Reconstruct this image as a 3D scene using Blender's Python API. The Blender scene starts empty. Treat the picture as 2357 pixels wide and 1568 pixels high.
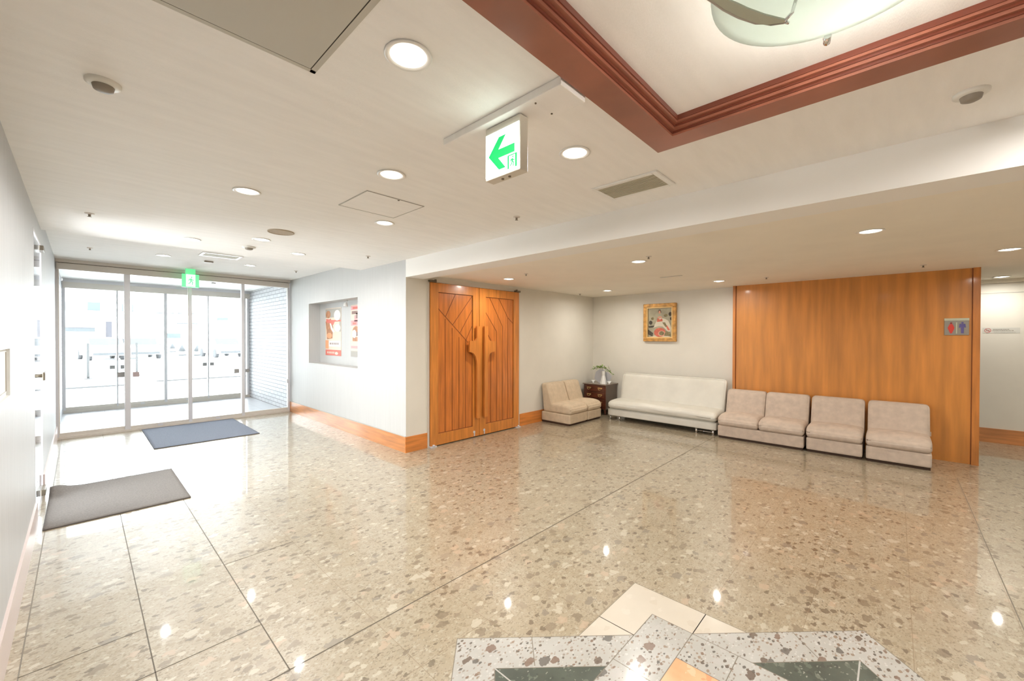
import bpy, bmesh, math, random
from mathutils import Vector, Matrix
S = bpy.context.scene
COL = S.collection
R = math.radians
random.seed(7)

# ------------------------------------------------------------------ materials
def lin(c):
    c = c/255.0
    return c/12.92 if c <= .04045 else ((c+.055)/1.055)**2.4
def rgb(r, g, b): return (lin(r), lin(g), lin(b), 1.0)
MATS = {}
def newmat(name):
    m = bpy.data.materials.new(name); m.use_nodes = True
    MATS[name] = m
    return m, m.node_tree, m.node_tree.nodes['Principled BSDF']
def mat(name, c, rough=.5, metal=0, noise=0, nscale=20, bump=0, bscale=60, stretch=None, spec=None, emit=None, es=1, coat=0):
    m, t, b = newmat(name)
    b.inputs['Base Color'].default_value = rgb(*c)
    b.inputs['Roughness'].default_value = rough
    b.inputs['Metallic'].default_value = metal
    if spec is not None: b.inputs['Specular IOR Level'].default_value = spec
    if coat:
        b.inputs['Coat Weight'].default_value = coat; b.inputs['Coat Roughness'].default_value = .12
    if emit:
        b.inputs['Emission Color'].default_value = rgb(*emit); b.inputs['Emission Strength'].default_value = es
    if noise or bump:
        tc = t.nodes.new('ShaderNodeTexCoord'); mp = t.nodes.new('ShaderNodeMapping')
        t.links.new(tc.outputs['Object'], mp.inputs['Vector'])
        if stretch: mp.inputs['Scale'].default_value = stretch
        if noise:
            n = t.nodes.new('ShaderNodeTexNoise'); n.inputs['Scale'].default_value = nscale; n.inputs['Detail'].default_value = 4
            t.links.new(mp.outputs[0], n.inputs['Vector'])
            r = t.nodes.new('ShaderNodeValToRGB')
            d = tuple(max(0, v*(1-noise)) for v in c); l = tuple(min(255, v*(1+noise)) for v in c)
            r.color_ramp.elements[0].position = .3; r.color_ramp.elements[1].position = .7
            r.color_ramp.elements[0].color = rgb(*d); r.color_ramp.elements[1].color = rgb(*l)
            t.links.new(n.outputs['Fac'], r.inputs['Fac']); t.links.new(r.outputs['Color'], b.inputs['Base Color'])
        if bump:
            n2 = t.nodes.new('ShaderNodeTexNoise'); n2.inputs['Scale'].default_value = bscale; n2.inputs['Detail'].default_value = 3
            t.links.new(mp.outputs[0], n2.inputs['Vector'])
            bp = t.nodes.new('ShaderNodeBump'); bp.inputs['Strength'].default_value = bump; bp.inputs['Distance'].default_value = .004
            t.links.new(n2.outputs['Fac'], bp.inputs['Height']); t.links.new(bp.outputs['Normal'], b.inputs['Normal'])
    return m
def wood(name, c, var=.14, rough=.38, grain='z', k=1):
    sc = {'z': (9, 9, .8), 'y': (9, .8, 9), 'x': (.8, 9, 9)}[grain]
    m = mat(name, c, rough, noise=var, nscale=3.2*k, bump=.1, bscale=18, stretch=sc, coat=.25)
    return m
def glass(name, tint=(250, 252, 252), refl=.08):
    m, t, b = newmat(name)
    t.nodes.remove(b)
    out = t.nodes['Material Output']
    tr = t.nodes.new('ShaderNodeBsdfTransparent'); tr.inputs['Color'].default_value = rgb(*tint)
    gl = t.nodes.new('ShaderNodeBsdfGlossy'); gl.inputs['Roughness'].default_value = .02
    fr = t.nodes.new('ShaderNodeFresnel'); fr.inputs['IOR'].default_value = 1.35
    mx = t.nodes.new('ShaderNodeMixShader')
    t.links.new(fr.outputs[0], mx.inputs[0]); t.links.new(tr.outputs[0], mx.inputs[1]); t.links.new(gl.outputs[0], mx.inputs[2])
    t.links.new(mx.outputs[0], out.inputs['Surface'])
    return m

mat('wall_white', (222, 217, 206), .75, noise=.012, nscale=3, bump=.12, bscale=90)
mat('wall_ribbed', (194, 193, 190), .6, noise=.012, nscale=6, stretch=(8, 8, .3), bump=.15, bscale=60)
mat('wall_left', (186, 187, 187), .5, noise=.02, nscale=7, stretch=(6, 6, .4), bump=.2, bscale=50)
mat('ceiling_paint', (240, 237, 232), .8, noise=.012, nscale=3, stretch=(1, 6, 1), bump=.25, bscale=70)
mat('ceiling_low', (238, 231, 217), .8, noise=.01, nscale=3)
mat('panel_gray', (190, 185, 172), .6)
mat('beam_paint', (236, 233, 227), .7)
mat('trim_gray', (178, 174, 166), .45)
wood('wood_panel', (202, 132, 58), .09, .42, k=.45)
wood('wood_trim', (192, 120, 52), .1, .4)
wood('wood_door', (198, 116, 50), .1, .3)
wood('wood_stile', (206, 130, 58), .08, .3)
wood('wood_handle', (205, 128, 58), .08, .32)
mat('wood_groove', (130, 72, 30), .6)
wood('wood_base', (196, 130, 76), .1, .35, 'y')
wood('wood_base_x', (208, 128, 60), .1, .35, 'x')
mat('base_left', (206, 190, 184), .3)
mat('mould_red', (150, 90, 68), .35, noise=.08, nscale=4, stretch=(1, 1, 6), coat=.4)
mat('mould_dark', (112, 54, 36), .35, coat=.4)
mat('metal_cream', (212, 204, 194), .4, metal=.05)
mat('metal_gray', (212, 210, 212), .4, metal=.1)
mat('metal_dark', (120, 110, 95), .4, metal=.6)
mat('chrome', (225, 225, 225), .12, metal=1)
mat('couch_beige', (194, 176, 160), .85, noise=.05, nscale=14, bump=.35, bscale=40)
mat('couch_warm', (200, 180, 154), .85, noise=.04, nscale=14, bump=.3, bscale=40)
mat('couch_seam', (120, 98, 78), .9)
mat('plinth', (62, 40, 24), .7)
mat('leather_white', (212, 208, 197), .42, noise=.02, nscale=5, bump=.35, bscale=16)
mat('mahogany', (88, 42, 26), .28, noise=.2, nscale=3, stretch=(6, 1, 6), coat=.6)
mat('mahogany_side', (112, 96, 84), .3, coat=.4)
mat('marble_top', (128, 112, 100), .25, coat=.3)
mat('brass', (200, 168, 120), .3, metal=.8)
mat('ceramic', (226, 226, 222), .3)
mat('paper_wrap', (198, 198, 204), .5)
mat('leaf', (120, 150, 70), .5, noise=.25, nscale=30)
mat('leaf_light', (176, 190, 110), .5)
mat('stem_brown', (120, 112, 80), .7)
mat('mat_taupe', (112, 107, 102), .95, noise=.08, nscale=90, bump=.5, bscale=200)
mat('mat_blue', (118, 124, 138), .95, noise=.07, nscale=90, bump=.5, bscale=200)
mat('mat_edge', (96, 90, 86), .8)
mat('gold_frame', (190, 140, 70), .42, metal=.2, noise=.18, nscale=16, bump=.4, bscale=60)
mat('gold_light', (222, 186, 124), .45, metal=.15)
mat('canvas', (168, 162, 140), .8, noise=.08, nscale=8)
mat('paint_red', (206, 112, 92), .8, noise=.08, nscale=20)
mat('paint_pink', (212, 158, 134), .8)
mat('paint_cream', (214, 206, 186), .8)
mat('paint_dark', (76, 70, 62), .8, noise=.25, nscale=30)
mat('paint_olive', (128, 118, 88), .8, noise=.2, nscale=30)
mat('poster_cream', (222, 204, 184), .6)
mat('poster_red', (214, 112, 96), .6)
mat('poster_brown', (178, 124, 86), .6, noise=.12, nscale=20)
mat('poster_gray', (168, 162, 152), .6)
mat('poster_orange', (226, 160, 114), .6)
mat('poster_white', (228, 226, 220), .6)
mat('poster_pink', (224, 160, 160), .6)
mat('poster_dark', (140, 110, 100), .6)
mat('plastic_white', (216, 212, 202), .4)
mat('sign_housing', (204, 198, 184), .45)
mat('lamp_ring', (232, 230, 224), .35)
mat('lamp_warm', (250, 240, 220), .5, emit=(255, 244, 226), es=5)
mat('lamp_cool', (250, 250, 250), .5, emit=(255, 250, 240), es=5)
mat('lamp_can', (236, 234, 228), .3, emit=(255, 250, 240), es=1.1)
mat('sign_lit', (245, 250, 250), .4, emit=(236, 255, 246), es=1.6)
mat('sign_green', (0, 110, 60), .4, emit=(0, 232, 116), es=.38)
mat('sign_green_pale', (120, 220, 160), .4, emit=(110, 240, 160), es=.3)
mat('sign_lit_pale', (230, 250, 235), .4, emit=(215, 250, 225), es=.4)
mat('dark_gap', (60, 54, 46), .8)
mat('sensor_gray', (140, 130, 116), .5)
mat('speaker_mesh', (172, 156, 134), .7, noise=.1, nscale=200)
mat('grille', (196, 188, 166), .5)
mat('grille_back', (52, 48, 40), .8)
mat('wc_plate', (150, 144, 134), .4, metal=.2)
mat('wc_strip', (198, 200, 176), .35)
mat('wc_red', (214, 62, 48), .5)
mat('wc_blue', (96, 88, 148), .5)
mat('wc_head_red', (140, 44, 38), .5)
mat('sticker', (208, 206, 198), .5)
mat('sticker_text', (120, 112, 104), .6)
mat('sticker_red', (196, 120, 116), .5)
mat('sticker_gray', (150, 148, 146), .6)
mat('sticker_rose', (176, 158, 156), .6)
mat('seam', (120, 112, 98), .6)
mat('seam_dark', (88, 78, 62), .6)
mat('asphalt', (235, 235, 235), .9)
mat('curb', (66, 66, 66), .9)
mat('building_white', (248, 248, 248), .8)
mat('bld_glass', (62, 68, 70), .3)
mat('bld_glass_teal', (60, 68, 70), .3)
mat('bld_dark', (52, 50, 56), .6)
mat('bld_gray', (62, 66, 68), .6)
mat('car_white', (245, 245, 245), .5)
mat('car_window', (56, 58, 60), .5)
mat('tyre', (64, 64, 66), .8)
glass('glass_pane')
glass('glass_side', (252, 253, 253))

def emissive_frost():
    m, t, b = newmat('frosted_glass')
    b.inputs['Base Color'].default_value = rgb(236, 244, 240)
    b.inputs['Roughness'].default_value = .3
    b.inputs['Transmission Weight'].default_value = 0
    out = t.nodes['Material Output']
    tl = t.nodes.new('ShaderNodeBsdfTranslucent'); tl.inputs['Color'].default_value = rgb(238, 246, 242)
    mx = t.nodes.new('ShaderNodeMixShader'); mx.inputs[0].default_value = .55
    t.links.new(b.outputs[0], mx.inputs[1]); t.links.new(tl.outputs[0], mx.inputs[2])
    t.links.new(mx.outputs[0], out.inputs['Surface'])
emissive_frost()
mat('glass_strip', (176, 182, 166), .25)

def brick_mat():
    m, t, b = newmat('white_brick')
    tc = t.nodes.new('ShaderNodeTexCoord'); sp = t.nodes.new('ShaderNodeSeparateXYZ'); cb = t.nodes.new('ShaderNodeCombineXYZ')
    t.links.new(tc.outputs['Object'], sp.inputs[0])
    t.links.new(sp.outputs['Y'], cb.inputs['X']); t.links.new(sp.outputs['Z'], cb.inputs['Y'])
    br = t.nodes.new('ShaderNodeTexBrick'); t.links.new(cb.outputs[0], br.inputs['Vector'])
    br.inputs['Scale'].default_value = 1; br.inputs['Brick Width'].default_value = .23; br.inputs['Row Height'].default_value = .075
    br.inputs['Mortar Size'].default_value = .006
    br.inputs['Color1'].default_value = rgb(204, 203, 204); br.inputs['Color2'].default_value = rgb(196, 196, 198)
    br.inputs['Mortar'].default_value = rgb(122, 122, 126)
    t.links.new(br.outputs['Color'], b.inputs['Base Color'])
    bp = t.nodes.new('ShaderNodeBump'); bp.inputs['Strength'].default_value = .4; bp.inputs['Distance'].default_value = .004; bp.invert = True
    t.links.new(br.outputs['Fac'], bp.inputs['Height']); t.links.new(bp.outputs[0], b.inputs['Normal'])
    b.inputs['Roughness'].default_value = .6
brick_mat()

def chips_mat(name, base, base2, layers, rough=.1, tiles=None, fine=None):
    """stone with angular inclusions; layers = (scale, threshold of kept cells, [colours], size)"""
    m, t, b = newmat(name)
    N, L = t.nodes, t.links
    tc = N.new('ShaderNodeTexCoord')
    vec = tc.outputs['Object']
    nz = N.new('ShaderNodeTexNoise'); nz.inputs['Scale'].default_value = 6; nz.inputs['Detail'].default_value = 5
    L.new(vec, nz.inputs['Vector'])
    mx = N.new('ShaderNodeMix'); mx.data_type = 'RGBA'
    rmp = N.new('ShaderNodeMapRange'); rmp.inputs[1].default_value = .35; rmp.inputs[2].default_value = .65
    L.new(nz.outputs['Fac'], rmp.inputs[0]); L.new(rmp.outputs[0], mx.inputs[0])
    mx.inputs[6].default_value = rgb(*base); mx.inputs[7].default_value = rgb(*base2)
    cur = mx.outputs[2]
    # warp
    wn = N.new('ShaderNodeTexNoise'); wn.inputs['Scale'].default_value = 38; wn.inputs['Detail'].default_value = 3
    L.new(vec, wn.inputs['Vector'])
    ws = N.new('ShaderNodeVectorMath'); ws.operation = 'SUBTRACT'; ws.inputs[1].default_value = (.5, .5, .5)
    L.new(wn.outputs['Color'], ws.inputs[0])
    for k, (sc, thr, cols, size, warp, blend) in enumerate(layers):
        wm = N.new('ShaderNodeVectorMath'); wm.operation = 'SCALE'; wm.inputs['Scale'].default_value = warp
        L.new(ws.outputs[0], wm.inputs[0])
        ad = N.new('ShaderNodeVectorMath'); ad.operation = 'ADD'
        L.new(vec, ad.inputs[0]); L.new(wm.outputs[0], ad.inputs[1])
        mp = N.new('ShaderNodeMapping'); mp.inputs['Location'].default_value = (k*3.1, k*1.7, 0); mp.inputs['Rotation'].default_value = (0, 0, .6+k)
        mp.inputs['Scale'].default_value = (1, 1.55, 1)
        L.new(ad.outputs[0], mp.inputs['Vector'])
        vo = N.new('ShaderNodeTexVoronoi'); vo.voronoi_dimensions = '2D'; vo.inputs['Scale'].default_value = sc; vo.distance = 'MINKOWSKI'
        vo.inputs['Exponent'].default_value = 1.5
        L.new(mp.outputs[0], vo.inputs['Vector'])
        sep = N.new('ShaderNodeSeparateColor'); L.new(vo.outputs['Color'], sep.inputs[0])
        gt = N.new('ShaderNodeMath'); gt.operation = 'GREATER_THAN'; gt.inputs[1].default_value = thr
        L.new(sep.outputs['Red'], gt.inputs[0])
        # size limit varies per cell
        sz = N.new('ShaderNodeMath'); sz.operation = 'MULTIPLY_ADD'; sz.inputs[1].default_value = size*.7; sz.inputs[2].default_value = size*.45
        L.new(sep.outputs['Green'], sz.inputs[0])
        lt = N.new('ShaderNodeMath'); lt.operation = 'LESS_THAN'
        L.new(vo.outputs['Distance'], lt.inputs[0]); L.new(sz.outputs[0], lt.inputs[1])
        mk = N.new('ShaderNodeMath'); mk.operation = 'MULTIPLY'; L.new(gt.outputs[0], mk.inputs[0]); L.new(lt.outputs[0], mk.inputs[1])
        mb = N.new('ShaderNodeMath'); mb.operation = 'MULTIPLY'; mb.inputs[1].default_value = blend; L.new(mk.outputs[0], mb.inputs[0])
        cr = N.new('ShaderNodeValToRGB'); cr.color_ramp.interpolation = 'CONSTANT'
        el = cr.color_ramp.elements
        while len(el) < len(cols): el.new(.5)
        for i, c in enumerate(cols):
            el[i].position = i/len(cols); el[i].color = rgb(*c)
        L.new(sep.outputs['Blue'], cr.inputs['Fac'])
        mm = N.new('ShaderNodeMix'); mm.data_type = 'RGBA'
        L.new(mb.outputs[0], mm.inputs[0]); L.new(cur, mm.inputs[6]); L.new(cr.outputs['Color'], mm.inputs[7])
        cur = mm.outputs[2]
    if tiles:
        px, ox, py, oy, w, col = tiles
        sp = N.new('ShaderNodeSeparateXYZ'); L.new(vec, sp.inputs[0])
        ms = []
        for ax, per, off in (('X', px, ox), ('Y', py, oy)):
            a = N.new('ShaderNodeMath'); a.operation = 'SUBTRACT'; a.inputs[1].default_value = off-per*40-per/2; L.new(sp.outputs[ax], a.inputs[0])
            q = N.new('ShaderNodeMath'); q.operation = 'MODULO'; q.inputs[1].default_value = per; L.new(a.outputs[0], q.inputs[0])
            c2 = N.new('ShaderNodeMath'); c2.operation = 'SUBTRACT'; c2.inputs[1].default_value = per/2; L.new(q.outputs[0], c2.inputs[0])
            ab = N.new('ShaderNodeMath'); ab.operation = 'ABSOLUTE'; L.new(c2.outputs[0], ab.inputs[0])
            l2 = N.new('ShaderNodeMath'); l2.operation = 'LESS_THAN'; l2.inputs[1].default_value = w; L.new(ab.outputs[0], l2.inputs[0])
            ms.append(l2)
        mxx = N.new('ShaderNodeMath'); mxx.operation = 'MAXIMUM'; L.new(ms[0].outputs[0], mxx.inputs[0]); L.new(ms[1].outputs[0], mxx.inputs[1])
        hf = N.new('ShaderNodeMath'); hf.operation = 'MULTIPLY'; hf.inputs[1].default_value = .6; L.new(mxx.outputs[0], hf.inputs[0])
        mm = N.new('ShaderNodeMix'); mm.data_type = 'RGBA'
        L.new(hf.outputs[0], mm.inputs[0]); L.new(cur, mm.inputs[6]); mm.inputs[7].default_value = rgb(*col)
        cur = mm.outputs[2]
    L.new(cur, b.inputs['Base Color'])
    b.inputs['Roughness'].default_value = rough
    b.inputs['Specular IOR Level'].default_value = .55
    if rough < .2:
        b.inputs['Roughness'].default_value = .34
        b.inputs['Coat Weight'].default_value = .75; b.inputs['Coat Roughness'].default_value = rough
    # faint waviness of the polish
    bn = N.new('ShaderNodeTexNoise'); bn.inputs['Scale'].default_value = 3; L.new(vec, bn.inputs['Vector'])
    bp = N.new('ShaderNodeBump'); bp.inputs['Strength'].default_value = .04; bp.inputs['Distance'].default_value = .003
    L.new(bn.outputs['Fac'], bp.inputs['Height']); L.new(bp.outputs[0], b.inputs['Normal'])
    return m
chips_mat('floor_stone', (164, 152, 130), (158, 144, 120),
          [(24, .4, [(150, 138, 116), (172, 162, 142), (156, 142, 118), (146, 132, 108)], .44, .05, .75),
           (52, .62, [(132, 118, 96), (140, 126, 104), (176, 166, 146), (124, 110, 88)], .44, .03, .75),
           (95, .6, [(134, 120, 98), (172, 162, 142), (126, 112, 90)], .44, .012, .7),
           (10.5, .62, [(128, 114, 94), (186, 177, 158), (126, 116, 102), (178, 156, 132), (146, 132, 112), (118, 104, 84)], .38, .06, .75),
           (18, .76, [(104, 90, 70), (118, 104, 84), (186, 176, 156), (100, 84, 66)], .38, .045, .8)],
          rough=.04, tiles=(.389, .206, .3815, .3115, .0016, (128, 108, 84)))
chips_mat('terrazzo', (178, 176, 170), (168, 165, 157),
          [(60, .5, [(136, 124, 110), (190, 188, 182), (150, 134, 118), (176, 172, 164)], .42, .012, .8),
           (38, .74, [(88, 74, 62), (120, 96, 78), (84, 78, 72), (140, 120, 100)], .38, .012, .9),
           (12, .72, [(96, 80, 68), (176, 172, 166), (118, 96, 82), (96, 92, 86)], .36, .03, .9)], rough=.12)
chips_mat('green_marble', (78, 86, 76), (62, 70, 62),
          [(30, .6, [(98, 106, 94), (54, 60, 54), (110, 116, 104), (70, 78, 70)], .5, .06, .7),
           (60, .88, [(150, 152, 140), (130, 134, 122)], .3, .03, .8)], rough=.1)
chips_mat('orange_marble', (220, 156, 112), (232, 176, 136),
          [(14, .6, [(238, 190, 156), (206, 134, 92), (240, 206, 178)], .5, .08, .6)], rough=.1)
chips_mat('cream_marble', (194, 184, 168), (198, 188, 172),
          [(14, .7, [(188, 176, 158), (202, 193, 178)], .4, .04, .6)], rough=.12)
chips_mat('vestibule_tile', (190, 190, 193), (184, 184, 188),
          [(40, .7, [(176, 176, 180), (196, 196, 198)], .4, .02, .6)], rough=.3, tiles=(.3, .0, .3, .05, .004, (130, 130, 134)))

# ------------------------------------------------------------------ mesh helpers
def box(bm, x0, x1, y0, y1, z0, z1, mi=0, bev=0, seg=2):
    vs = [bm.verts.new((x, y, z)) for x in (x0, x1) for y in (y0, y1) for z in (z0, z1)]
    idx = [(0, 1, 3, 2), (4, 6, 7, 5), (0, 4, 5, 1), (2, 3, 7, 6), (0, 2, 6, 4), (1, 5, 7, 3)]
    fs = [bm.faces.new([vs[i] for i in f]) for f in idx]
    for f in fs: f.material_index = mi
    if bev:
        es = list({e for f in fs for e in f.edges})
        r = bmesh.ops.bevel(bm, geom=es, offset=bev, segments=seg, affect='EDGES', profile=.5)
        for f in r['faces']: f.material_index = mi
def prism(bm, pts, d0, d1, plane='xy', mi=0):
    """polygon pts extruded from d0 to d1 along the third axis"""
    def P(a, b, d):
        return {'xy': (a, b, d), 'xz': (a, d, b), 'yz': (d, a, b)}[plane]
    A = [bm.verts.new(P(a, b, d0)) for a, b in pts]
    B = [bm.verts.new(P(a, b, d1)) for a, b in pts]
    n = len(pts)
    fs = [bm.faces.new(A), bm.faces.new(B[::-1])]
    for i in range(n):
        fs.append(bm.faces.new((A[i], B[i], B[(i+1) % n], A[(i+1) % n])))
    for f in fs: f.material_index = mi
def cyl(bm, c, r0, r1, h, n=32, axis='z', mi=0, caps=True):
    """tapered cylinder from centre c going +h along axis"""
    rings = []
    for r, t in ((r0, 0), (r1, h)):
        ring = []
        for k in range(n):
            a = 2*math.pi*k/n; u, v = r*math.cos(a), r*math.sin(a)
            p = {'z': (u, v, t), 'x': (t, u, v), 'y': (u, t, v)}[axis]
            ring.append(bm.verts.new((c[0]+p[0], c[1]+p[1], c[2]+p[2])))
        rings.append(ring)
    for k in range(n):
        f = bm.faces.new((rings[0][k], rings[0][(k+1) % n], rings[1][(k+1) % n], rings[1][k])); f.material_index = mi; f.smooth = True
    if caps:
        for ring in rings:
            f = bm.faces.new(ring); f.material_index = mi
def lathe(bm, c, prof, n=48, mi=0):
    rings = []
    for r, z in prof:
        if r < 1e-6: rings.append([bm.verts.new((c[0], c[1], c[2]+z))]*n)
        else: rings.append([bm.verts.new((c[0]+r*math.cos(2*math.pi*k/n), c[1]+r*math.sin(2*math.pi*k/n), c[2]+z)) for k in range(n)])
    for a, b in zip(rings, rings[1:]):
        for k in range(n):
            vs = []
            for v in (a[k], a[(k+1) % n], b[(k+1) % n], b[k]):
                if v not in vs: vs.append(v)
            if len(vs) > 2:
                f = bm.faces.new(vs); f.smooth = True; f.material_index = mi
def tube(bm, pts, r, n=8, mi=0):
    rings = []
    for i, p in enumerate(pts):
        p = Vector(p); d = (Vector(pts[min(i+1, len(pts)-1)])-Vector(pts[max(i-1, 0)])).normalized()
        u = d.orthogonal().normalized(); v = d.cross(u)
        rr = r[i] if isinstance(r, (list, tuple)) else r
        rings.append([bm.verts.new(p+u*rr*math.cos(2*math.pi*k/n)+v*rr*math.sin(2*math.pi*k/n)) for k in range(n)])
    for a, b in zip(rings, rings[1:]):
        for k in range(n):
            f = bm.faces.new((a[k], a[(k+1) % n], b[(k+1) % n], b[k])); f.smooth = True; f.material_index = mi
    bm.faces.new(rings[0]); bm.faces.new(rings[-1])
def soft(bm, x0, x1, y0, y1, z0, z1, r=.03, n=12, fn=None, mi=0):
    """rounded soft box with a dense grid; fn(p, t) may move each vertex (t in -1..1)"""
    h = Vector(((x1-x0)/2, (y1-y0)/2, (z1-z0)/2)); c = Vector(((x0+x1)/2, (y0+y1)/2, (z0+z1)/2))
    r = min(r, min(h)*.98)
    tmp = bmesh.new(); bmesh.ops.create_cube(tmp, size=2)
    bmesh.ops.subdivide_edges(tmp, edges=tmp.edges[:], cuts=n-1, use_grid_fill=True)
    mp = {}
    for v in tmp.verts:
        t = Vector([(1 if s > 0 else -1)*(1-(1-abs(s))**1.7) for s in v.co])
        p = Vector((t.x*h.x, t.y*h.y, t.z*h.z))
        q = Vector([max(-(h[i]-r), min(h[i]-r, p[i])) for i in range(3)])
        d = p-q
        if d.length > 1e-9: p = q+d.normalized()*r
        p = c+p
        if fn: p = fn(p, t)
        mp[v.index] = bm.verts.new(p)
    for f in tmp.faces:
        nf = bm.faces.new([mp[v.index] for v in f.verts]); nf.smooth = True; nf.material_index = mi
    tmp.free()
def obj(name, bm, mats, parent=None, loc=None):
    bmesh.ops.recalc_face_normals(bm, faces=bm.faces)
    me = bpy.data.meshes.new(name); bm.to_mesh(me); bm.free()
    if isinstance(mats, str): mats = [mats]
    for m in mats: me.materials.append(MATS[m])
    o = bpy.data.objects.new(name, me); COL.objects.link(o)
    if parent: o.parent = parent
    if loc: o.location = loc
    return o
def mk(fn):
    bm = bmesh.new(); fn(bm); return bm
def B(*a, **k):
    bm = bmesh.new(); box(bm, *a, **k); return bm
def tag(o, label, cat, group=None):
    o['label'] = label; o['category'] = cat
    if group: o['group'] = group
    return o
def thing(name, label, cat, loc=(0, 0, 0), rz=0, group=None):
    o = bpy.data.objects.new(name, None); COL.objects.link(o)
    o.location = loc; o.rotation_euler = (0, 0, rz); o.empty_display_size = .1
    return tag(o, label, cat, group)
def struct(name, bm, mats, parent=None):
    o = obj(name, bm, mats, parent)
    if not parent: o['kind'] = 'structure'
    return o
def sempty(name, loc=(0, 0, 0)):
    o = bpy.data.objects.new(name, None); COL.objects.link(o); o.location = loc; o['kind'] = 'structure'; o.empty_display_size = .1
    return o
def dup(root, loc, label, rz=None, group=None):
    r = root.copy(); COL.objects.link(r); r.location = loc
    if rz is not None: r.rotation_euler = (0, 0, rz)
    r['label'] = label
    if group: r['group'] = group
    for ch in list(root.children):
        c = ch.copy(); COL.objects.link(c); c.parent = r
        for g in list(ch.children):
            d = g.copy(); COL.objects.link(d); d.parent = c
    return r

# ------------------------------------------------------------------ dimensions
XL, XP, YD, YG = -.233, 2.68, 4.28, 8.24      # left wall, poster wall, door wall, glazing
ZH, ZS, ZA, ZB = 2.325, 2.44, 2.17, 2.115      # hall ceiling, entrance ceiling, lounge ceiling, beam
YS = 5.42
XPIC, XW, XF = 6.84, 6.74, 8.36
YB = -3.6

# ------------------------------------------------------------------ floor with its inlaid star
bm = bmesh.new()
box(bm, XL-.1, XF+.1, YB-.1, YG+.04, -.12, 0)
CX, CY = 1.19, .10
def sq(bm, half, z, mi, rot=0):
    k = half*(math.sqrt(2) if rot else 1)
    pts = [(CX+a*k, CY+b*k) for a, b in (((1, 0), (0, 1), (-1, 0), (0, -1)) if rot else ((1, 1), (-1, 1), (-1, -1), (1, -1)))]
    f = bm.faces.new([bm.verts.new((x, y, z)) for x, y in pts]); f.material_index = mi
def line(bm, x0, y0, x1, y1, z, mi, w=.0018):
    d = Vector((x1-x0, y1-y0)).normalized(); nx, ny = -d.y*w, d.x*w
    f = bm.faces.new([bm.verts.new(p) for p in ((x0+nx, y0+ny, z), (x1+nx, y1+ny, z), (x1-nx, y1-ny, z), (x0-nx, y0-ny, z))]); f.material_index = mi
def ring(bm, half, z, mi, rot=0, w=.0018):
    k = half*(math.sqrt(2) if rot else 1)
    p = [(CX+a*k, CY+b*k) for a, b in (((1, 0), (0, 1), (-1, 0), (0, -1)) if rot else ((1, 1), (-1, 1), (-1, -1), (1, -1)))]
    for i in range(4): line(bm, *p[i], *p[(i+1) % 4], z, mi, w)
sq(bm, .968, .0003, 2); ring(bm, .968, .0004, 6)
for s in (-1, 1):   # seams of the cream slabs
    line(bm, CX+.585, CY-.968, CX+.585, CY+.968, .0005, 6); line(bm, CX-.968, CY+.585, CX+.968, CY+.585, .0005, 6)
sq(bm, .966, .0008, 1, 1); ring(bm, .966, .0009, 6, 1)
for q in range(4):  # radial seams of the speckled band
    a = math.pi/4+q*math.pi/2; ux, uy = math.cos(a), math.sin(a); vx, vy = -uy, ux
    for s in (-.62, .62):
        line(bm, CX+ux*.8+vx*s, CY+uy*.8+vy*s, CX+ux*.966+vx*s, CY+uy*.966+vy*s, .001, 6)
sq(bm, .79, .0013, 3, 1); ring(bm, .79, .0014, 6, 1)
line(bm, CX+.79*1.414, CY, CX+.4, CY, .0015, 1, .003); line(bm, CX, CY+.79*1.414, CX, CY+.4, .0015, 1, .003)
sq(bm, .781, .0018, 1); ring(bm, .781, .0019, 6)
for s in (-.39, .39):
    line(bm, CX+.585, CY+s, CX+.781, CY+s, .002, 6); line(bm, CX+s, CY+.585, CX+s, CY+.781, .002, 6)
line(bm, CX+.585, CY+.585, CX+.781, CY+.585, .002, 6)
sq(bm, .585, .0023, 4); ring(bm, .585, .0024, 6)
line(bm, XL, 1.838, XF, 1.838, .0006, 5, .0034)                     # wide dark joint across the hall
line(bm, .206, 2.0, .206, YG, .0006, 5, .0022); line(bm, .595, 1.838, .595, YG, .0006, 5, .0022)
line(bm, -.183, 1.0, -.183, YG, .0006, 6, .0024); line(bm, XL, 2.23, .595, 2.23, .0006, 5, .0022)
line(bm, .595, 2.98, .985, 2.98, .0006, 5, .002); line(bm, -.183, 2.6, .206, 2.6, .0006, 5, .002)
line(bm, 2.2, -.4605, 6, -.4605, .0006, 6, .0024)
fl = struct('floor', bm, ['floor_stone', 'terrazzo', 'cream_marble', 'green_marble', 'orange_marble', 'seam_dark', 'seam'])
struct('floor', B(XL-.1, XP+.1, YG+.04, 11.05, -.12, -.005), 'vestibule_tile')

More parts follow.
